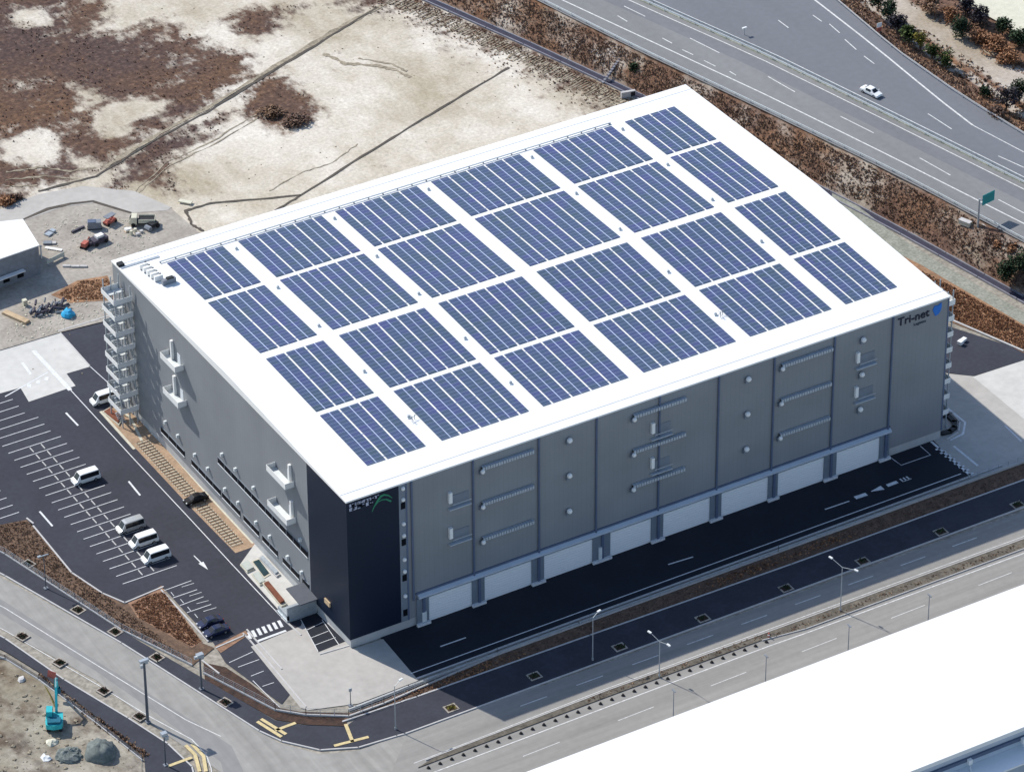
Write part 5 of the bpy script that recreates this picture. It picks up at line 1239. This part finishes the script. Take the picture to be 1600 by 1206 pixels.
gear('small_digger', 'orange red small machine left of the white topped one', 'machine', (133,388), 30, (('body','rust_red',[(-.7,.7,-.5,.5,.4,1.2)]),('arm','rust_red',[((.6,0,1.0),(1.5,0,1.6),.1),((1.5,0,1.6),(2.0,0,.5),.08)]),('track','rubber',[(-.8,.8,-.7,-.45,0,.4),(-.8,.8,.45,.7,0,.4)])))
gear('roller', 'grey roller machine beside the cream truck', 'machine', (238,358), 15, (('drum','machine_grey',[((-1.0,-.7,.5),(-1.0,.7,.5),.5)]),('body','black_box',[(-.6,1.2,-.6,.6,.5,1.2)]),('wheel','tyre',[((.9,-.8,.45),(.9,-.55,.45),.45),((.9,.8,.45),(.9,.55,.45),.45)])))
gear('barrel_group', 'cluster of pale drums in front of the cream truck', 'drums', (212,366), 0, (('drum','cream',[((-.9,0,0),(-.9,0,.9),.32),((.1,.3,0),(.1,.3,.9),.32)]),('sack','kerb',[(-.3,.4,-1.1,-.5,0,.5)]),('sack','kerb',[(.8,1.4,-.6,0,0,.5)])))
gear('sack_pallet', 'white sacks on a pallet left of the pale drums', 'sacks', (200,362), 0, (('sack','white',[(-.6,.1,-.4,.4,.15,.6)]),('sack','white',[(.15,.7,-.35,.35,.15,.5)]),('pallet','wood',[(-.7,.8,-.5,.5,0,.14)])))
gear('dark_beam', 'dark beam lying flat behind the generator', 'beam', (122,361), 12, (('beam','scrap_dark',[(-1.5,1.5,-.2,.2,0,.35)]),('sleeper','wood',[(-1.2,-1.0,-.4,.4,-.05,.0),(1.,1.2,-.4,.4,-.05,0)])))
gear('panel_stack', 'grey panels leaning near the site office roof corner', 'panels', (79,366), 25, (('panel','galv',[(-1.2,.2,-.6,.6,0,.3),(.3,1.1,-.5,.5,0,.45)]),('offcut','scrap_dark',[(-.6,.6,.7,1.0,0,.25)])))
gear('panel_stack', 'dark and pale offcuts in front of the leaning grey panels', 'panels', (77,382), -30, (('panel','machine_grey',[(-1.1,.5,-.5,.5,0,.35)]),('offcut','kerb',[(.6,1.3,-.4,.4,0,.3)])))
gear('white_board', 'long white board lying on the ground beside the site office', 'board', (84,391), -48, (('board','white',[(-1.7,1.7,-.35,.35,.12,.2)]),('batten','wood',[(-1.2,-1.0,-.4,.4,0,.12),(1.,1.2,-.4,.4,0,.12)])))
gear('gate_post', 'white post at the corner of the site office', 'post', (65,405), 0, (('post','white',[(-.12,.12,-.12,.12,0,2.6)]),('cap','kerb',[(-.2,.2,-.2,.2,2.6,2.75)])))
gear('glass_barrier', 'pale translucent barrier in front of the site office', 'barrier', (87,409), 15, (('panel','pale_green',[(-2.2,2.2,-.05,.05,.2,1.1)]),('foot','galv',[(-2.,-1.8,-.3,.3,0,.2),(1.8,2.,-.3,.3,0,.2)])))
gear('stone_edging', 'curved pale stone edging at the end of the dirt road', 'edging', (118,418), -32, (('stone','kerb',[(-2.4,-.9,-.25,.25,0,.3),(-.8,.8,-.35,.15,0,.3),(.9,2.2,-.3,.2,0,.3)]),('rubble','mud',[(-1.8,1.6,.3,.8,0,.15)])))
gear('timber', 'short pale timber beside the dirt track behind the roof', 'timber', (290,318), -50, (('plank','cream',[(-1.3,1.3,-.5,.5,.1,.35)]),('bearer','wood',[(-.9,-.7,-.5,.5,0,.1),(.7,.9,-.5,.5,0,.1)])))
gear('timber', 'upright tan crate between the boards and the scrap pile', 'crate', (39,478), 0, (('crate','cream',[(-.4,.4,-.4,.4,0,1.2)]),('slat','wood',[(-.42,.42,-.43,-.4,.3,.4),(-.42,.42,-.43,-.4,.8,.9)])))
# pale parked things at the right asphalt
gear('white_bags', 'two white bags lying on the asphalt beyond the right corner', 'bags', (1502,537), 20, (('bag','white',[(-.9,.1,-.5,.4,0,.7)]),('small_bag','white',[(.4,1.4,-.3,.5,0,.5)])))
# curved dark kerbed planter at the right corner base
t = empty('corner_planter', 'dark curved planter ring at the foot of the right corner stairs', 'planter', (0,0,0)); P = GP([(1470,652),(1480,650),(1491,661),(1491,670),(1484,676),(1472,679)])
b = MB(); b.wall(P, .9, 0, .5); b.build('ring', 'black_box', t); b = MB(); b.wall(GP([(1474,640),(1487,646),(1500,660),(1498,676),(1480,687)]), .3, 0, .25); b.build('outer_kerb', 'kerb', t)

# ================================================================== FOREGROUND BUILDING
fb = empty('white_roofed_building', 'huge building with a plain white roof filling the lower right corner', 'building', (0, 0, 0))
FZ = 12.0
A_ = G(830, 1203, FZ); B_ = G(1595, 914, FZ); yn_ = (A_[1]+B_[1])/2
C0 = G(1435, 1200, FZ); C1 = G(1595, 1137, FZ); ys__ = (C0[1]+C1[1])/2
b = MB(); b.box(-30, 220, ys__, yn_, FZ-.8, FZ); b.build('roof', 'roof_white', fb)
b = MB(); b.box(-29.7, 219.7, ys__+.4, yn_-.3, 0, FZ-.8); b.build('wall', 'canopy', fb)
b = MB(); b.box(-29.7, 219.7, ys__-3.6, ys__+.38, FZ-4.2, FZ-3.9); cn_ = b.build('lower_roof', 'shutter', fb)
b = MB(); b.box(-29.7, 219.7, ys__-.0, ys__+.38, FZ-2.6, FZ-2.0); b.build('window_band', 'pipe', fb)
for u, v in ((1505,1180), (1592,1150)):
    x, _y = G(u, v, FZ-2.5); b = MB(); b.box(x-.35, x+.35, ys__-.6, ys__-.02, FZ-2.9, FZ-2.0); q = b.build('floodlight', 'white', fb); b = MB(); b.tube((x, ys__-.3, FZ-2.9), (x-.3, ys__-1.2, FZ-3.9), .12); b.build('bracket', 'white_metal', q)
b = MB(); b.wall([(-30, yn_+.02), (220, yn_+.02)], .12, FZ-1.0, FZ-.02); b.build('roof_edge', 'plinth', fb)
# ================================================================== PLANTS
def zslope(x, y):
    a = interp(DT, y)+1.4; c = interp(WL, y)+.3; s = max(0, min(1, (x-a)/(c-a))); return .1+(HWZ-.15)*(s**.85)
def slope_pts(n, y0, y1):
    out = []
    for _ in range(n):
        y = random.uniform(y0, y1); a = interp(DT, y)+1.8; c = interp(WL, y)-.5; x = random.uniform(a, c); out.append((x, y, zslope(x, y)-.05))
    return out
def ze(x, y):
    q = x-interp(ER, y); return HWZ-.05 if q < .5 else max(3.0, HWZ-.05-(q-.5)*.42)
random.seed(21)
tufts('bank_scrub', 'dry_brown', slope_pts(15000, -10, 215), .40, 'brown dry scrub covering the highway bank', 'scrub')
tufts('bank_scrub', 'dry_dark', slope_pts(2600, -10, 215), .42, 'darker dry scrub scattered on the highway bank', 'scrub')
ep = []
for _ in range(9000):
    y = random.uniform(35, 190); x = interp(ER, y)+.8+random.random()**1.3*45
    if abs(x-interp(TRK, y)) < 2.4 or x > interp(FLD, y)-.3: continue
    ep.append((x, y, ze(x, y)))
tufts('wood_scrub', 'dry_brown', ep, .6, 'brown scrub beyond the far edge of the highway', 'scrub')
dk = []
for P in dark_polys:
    xs = [p[0] for p in P]; ys3 = [p[1] for p in P]; A2 = (max(xs)-min(xs))*(max(ys3)-min(ys3))
    for p in scatter(P, int(A2*.16), lambda x, y: .05, .45):
        if not any(dpoly((p[0], p[1]), Q) > -.4 for Q in pale_in): dk.append(p)
tufts('field_scrub', 'dry_dark', dk, .34, 'dark brown scrub patches on the sandy field', 'scrub')
random.shuffle(dk); tufts('field_scrub', 'dry_orange', [(x+random.uniform(-1,1), y+random.uniform(-1,1), z) for x, y, z in dk[:len(dk)//3] if mnoise.noise((x*.06, y*.06, 8)) > 0], .36, 'reddish scrub among the dark patches of the sandy field', 'scrub')
# ragged bank beside the channel
bp = []
for _ in range(2600):
    y = random.uniform(95, 200); x = interp(DT, y)-1-abs(random.gauss(0, 4)); bp.append((x, y, .05))
tufts('channel_grass', 'dry_brown', bp, .34, 'straw coloured weeds along the channel beside the field', 'weeds')
tufts('bed_weeds', 'dry_brown', scatter(GP([(-60,832),(42,814),(110,896),(160,929),(190,948),(300,1038),(190,984),(8,866)]), 2600, lambda x, y: .08), .28, 'brown weeds in the bed behind the left car park', 'weeds')
tufts('bed_weeds', 'dry_orange', scatter(GP([(256,925),(228,932),(205,945),(218,966),(298,1010),(314,1003)]), 2200, lambda x, y: .09), .26, 'orange brown ground cover in the corner bed', 'ground cover')
tufts('bed_weeds', 'dry_dark', scatter([(-9,-16.1),(3,-16.7),(36,-17.0),(76,-17.6),(150,-18.0),(150,-14.9),(36,-14.8),(-8,-15.3)], 1200, lambda x, y: .08), .26, 'dark red brown ground cover in the long bed along the loading yard fence', 'ground cover')
tufts('bed_weeds', 'dry_orange', [(random.gauss(c, 4), random.uniform(-17.0, -15.0), .08) for c in (8, 12, 16, 66, 72, 84) for _ in range(110)], .32, 'reddish shrubs lining parts of the loading yard bed', 'ground cover')
tufts('orange_weeds', 'dry_orange', scatter(GP([(1440,425),(1500,455),(1600,512),(1600,548),(1560,530),(1485,498)]), 3500, lambda x, y: .1), .34, 'orange dry grass beyond the right corner of the warehouse', 'dry grass')
tufts('orange_weeds', 'dry_orange', scatter(GP([(90,462),(125,442),(168,436),(176,450),(174,468),(115,472)]), 900, lambda x, y: .2), .26, 'orange dry grass by the escape stairs', 'dry grass')
tufts('plot_weeds', 'dry_brown', scatter(GP([(60,1060),(150,1132),(220,1186),(235,1180),(150,1120),(62,1052)]), 400, lambda x, y: .1), .45, 'brown weeds along the edge of the excavator plot', 'weeds')
tufts('median_weeds', 'dry_brown', [(x, (-32.6 if x < 62 else -33.4)-max(0, x-60)*.008+random.uniform(-.5,.5), .17) for x in [random.uniform(26, 160) for _ in range(700)]], .22, 'low dark weeds in the front road median', 'weeds')
# individual shrubs and trees
for (u, v, z, h, r, m, lb, nm_) in (
    (992,112,2.2,2.6,1.7,'leaf_dark','round dark green shrub on the bank behind the warehouse roof','shrub'),
    (1180,158,3.2,1.8,1.3,'dry_orange','bright red orange bush on the bank near the back roof corner','bush'),
    (1140,152,3.0,2.0,1.4,'leaf_dark','dark bush left of the red orange one on the bank','bush'),
    (1372,14,4.8,5.5,2.6,'leaf_dark','dark green tree at the top edge beside the highway sign','tree'),
    (1392,30,4.6,5.5,2.6,'leaf_dark','dark tree second in the row beyond the highway','tree'),
    (1402,52,4.4,5.0,2.4,'leaf_purple','dark blue green tree third in the row beyond the highway','tree'),
    (1420,68,4.4,4.5,2.2,'leaf_green','green tree fourth in the row beyond the highway','tree'),
    (1438,76,4.2,3.8,1.9,'leaf_yellow','yellow green tree in the row beyond the highway','tree'),
    (1456,92,4.0,4.0,1.9,'leaf_green','green tree just past the yellow one beyond the highway','tree'),
    (1478,106,3.6,4.0,2.0,'leaf_green','last green tree of the row by the dirt track','tree'),
    (1503,58,3.2,5.0,2.5,'leaf_dark','lone dark tree between dirt track and orange bushes','tree'),
    (1486,38,3.2,3.8,2.2,'dry_orange','tawny tree behind the dirt track near the top','tree'),
    (1455,22,3.2,3.8,2.4,'dry_brown','brown bare tree at the top edge beyond the track','tree'),
    (1532,66,3.2,3.0,2.8,'dry_orange','orange bush left of the big one beyond the dirt track','bush'),
    (1552,78,3.2,3.2,3.2,'dry_orange','biggest orange bush beyond the dirt track','bush'),
    (1576,96,3.2,2.8,2.6,'dry_orange','orange bush at the right beyond the dirt track','bush'),
    (1532,36,3.2,4.2,2.4,'leaf_purple','dark purple tree along the pale field edge','tree'),
    (1566,54,3.2,4.2,2.4,'leaf_dark','dark tree along the pale field, second','tree'),
    (1592,70,3.2,4.2,2.4,'leaf_dark','dark tree at the right edge by the pale field','tree'),
    (1508,22,3.2,4.2,2.4,'leaf_purple','dark tree nearest the top along the pale field edge','tree'),
    (1572,172,4.0,5.5,3.0,'leaf_purple','big dark blue tree at the right end beyond the highway','tree'),
    (1592,162,3.6,5.5,2.8,'leaf_dark','dark tree cut by the right edge beyond the highway','tree'),
    (1555,188,4.6,3.6,2.2,'dry_dark','dark brown bush below the big dark blue tree','bush'),
    (1540,150,3.6,2.6,1.4,'leaf_dark','small dark bush on the verge left of the big dark tree','bush'),
    (1592,428,2.0,5.0,2.6,'leaf_dark','dark evergreen at the right edge of the near bank','tree'),
    (1572,438,1.4,4.6,2.4,'leaf_dark','dark evergreen low on the near bank at the right','tree'),
    (1585,398,2.8,3.4,1.8,'dry_orange','orange shrub above the dark evergreens on the bank','shrub'),
    (1562,392,2.6,3.0,2.0,'dry_orange','rusty shrub on the bank left of the orange shrub','shrub'),
    (462,192,0,1.6,3.0,'dry_dark','low spreading dark bramble on the sandy field','bramble'),
    (428,178,0,1.4,3.2,'dry_brown','low reddish brown bramble left of the dark one on the field','bramble'),
    (12,318,0,2.0,1.8,'dry_orange','red brown bush at the left edge by the dirt road','bush'),
    (24,312,0,1.6,1.5,'dry_dark','dark red bush beside the dirt road at the left','bush')):
    x, y = G(u, v, z); plant({'shrub':'shrub','bush':'bush','tree':'tree','bramble':'bramble'}[nm_], lb, nm_, x, y, z, h, r, m, n=1000 if r > 2 else 520, trunk=(nm_ == 'tree'), leaf=.34, lobes=9)
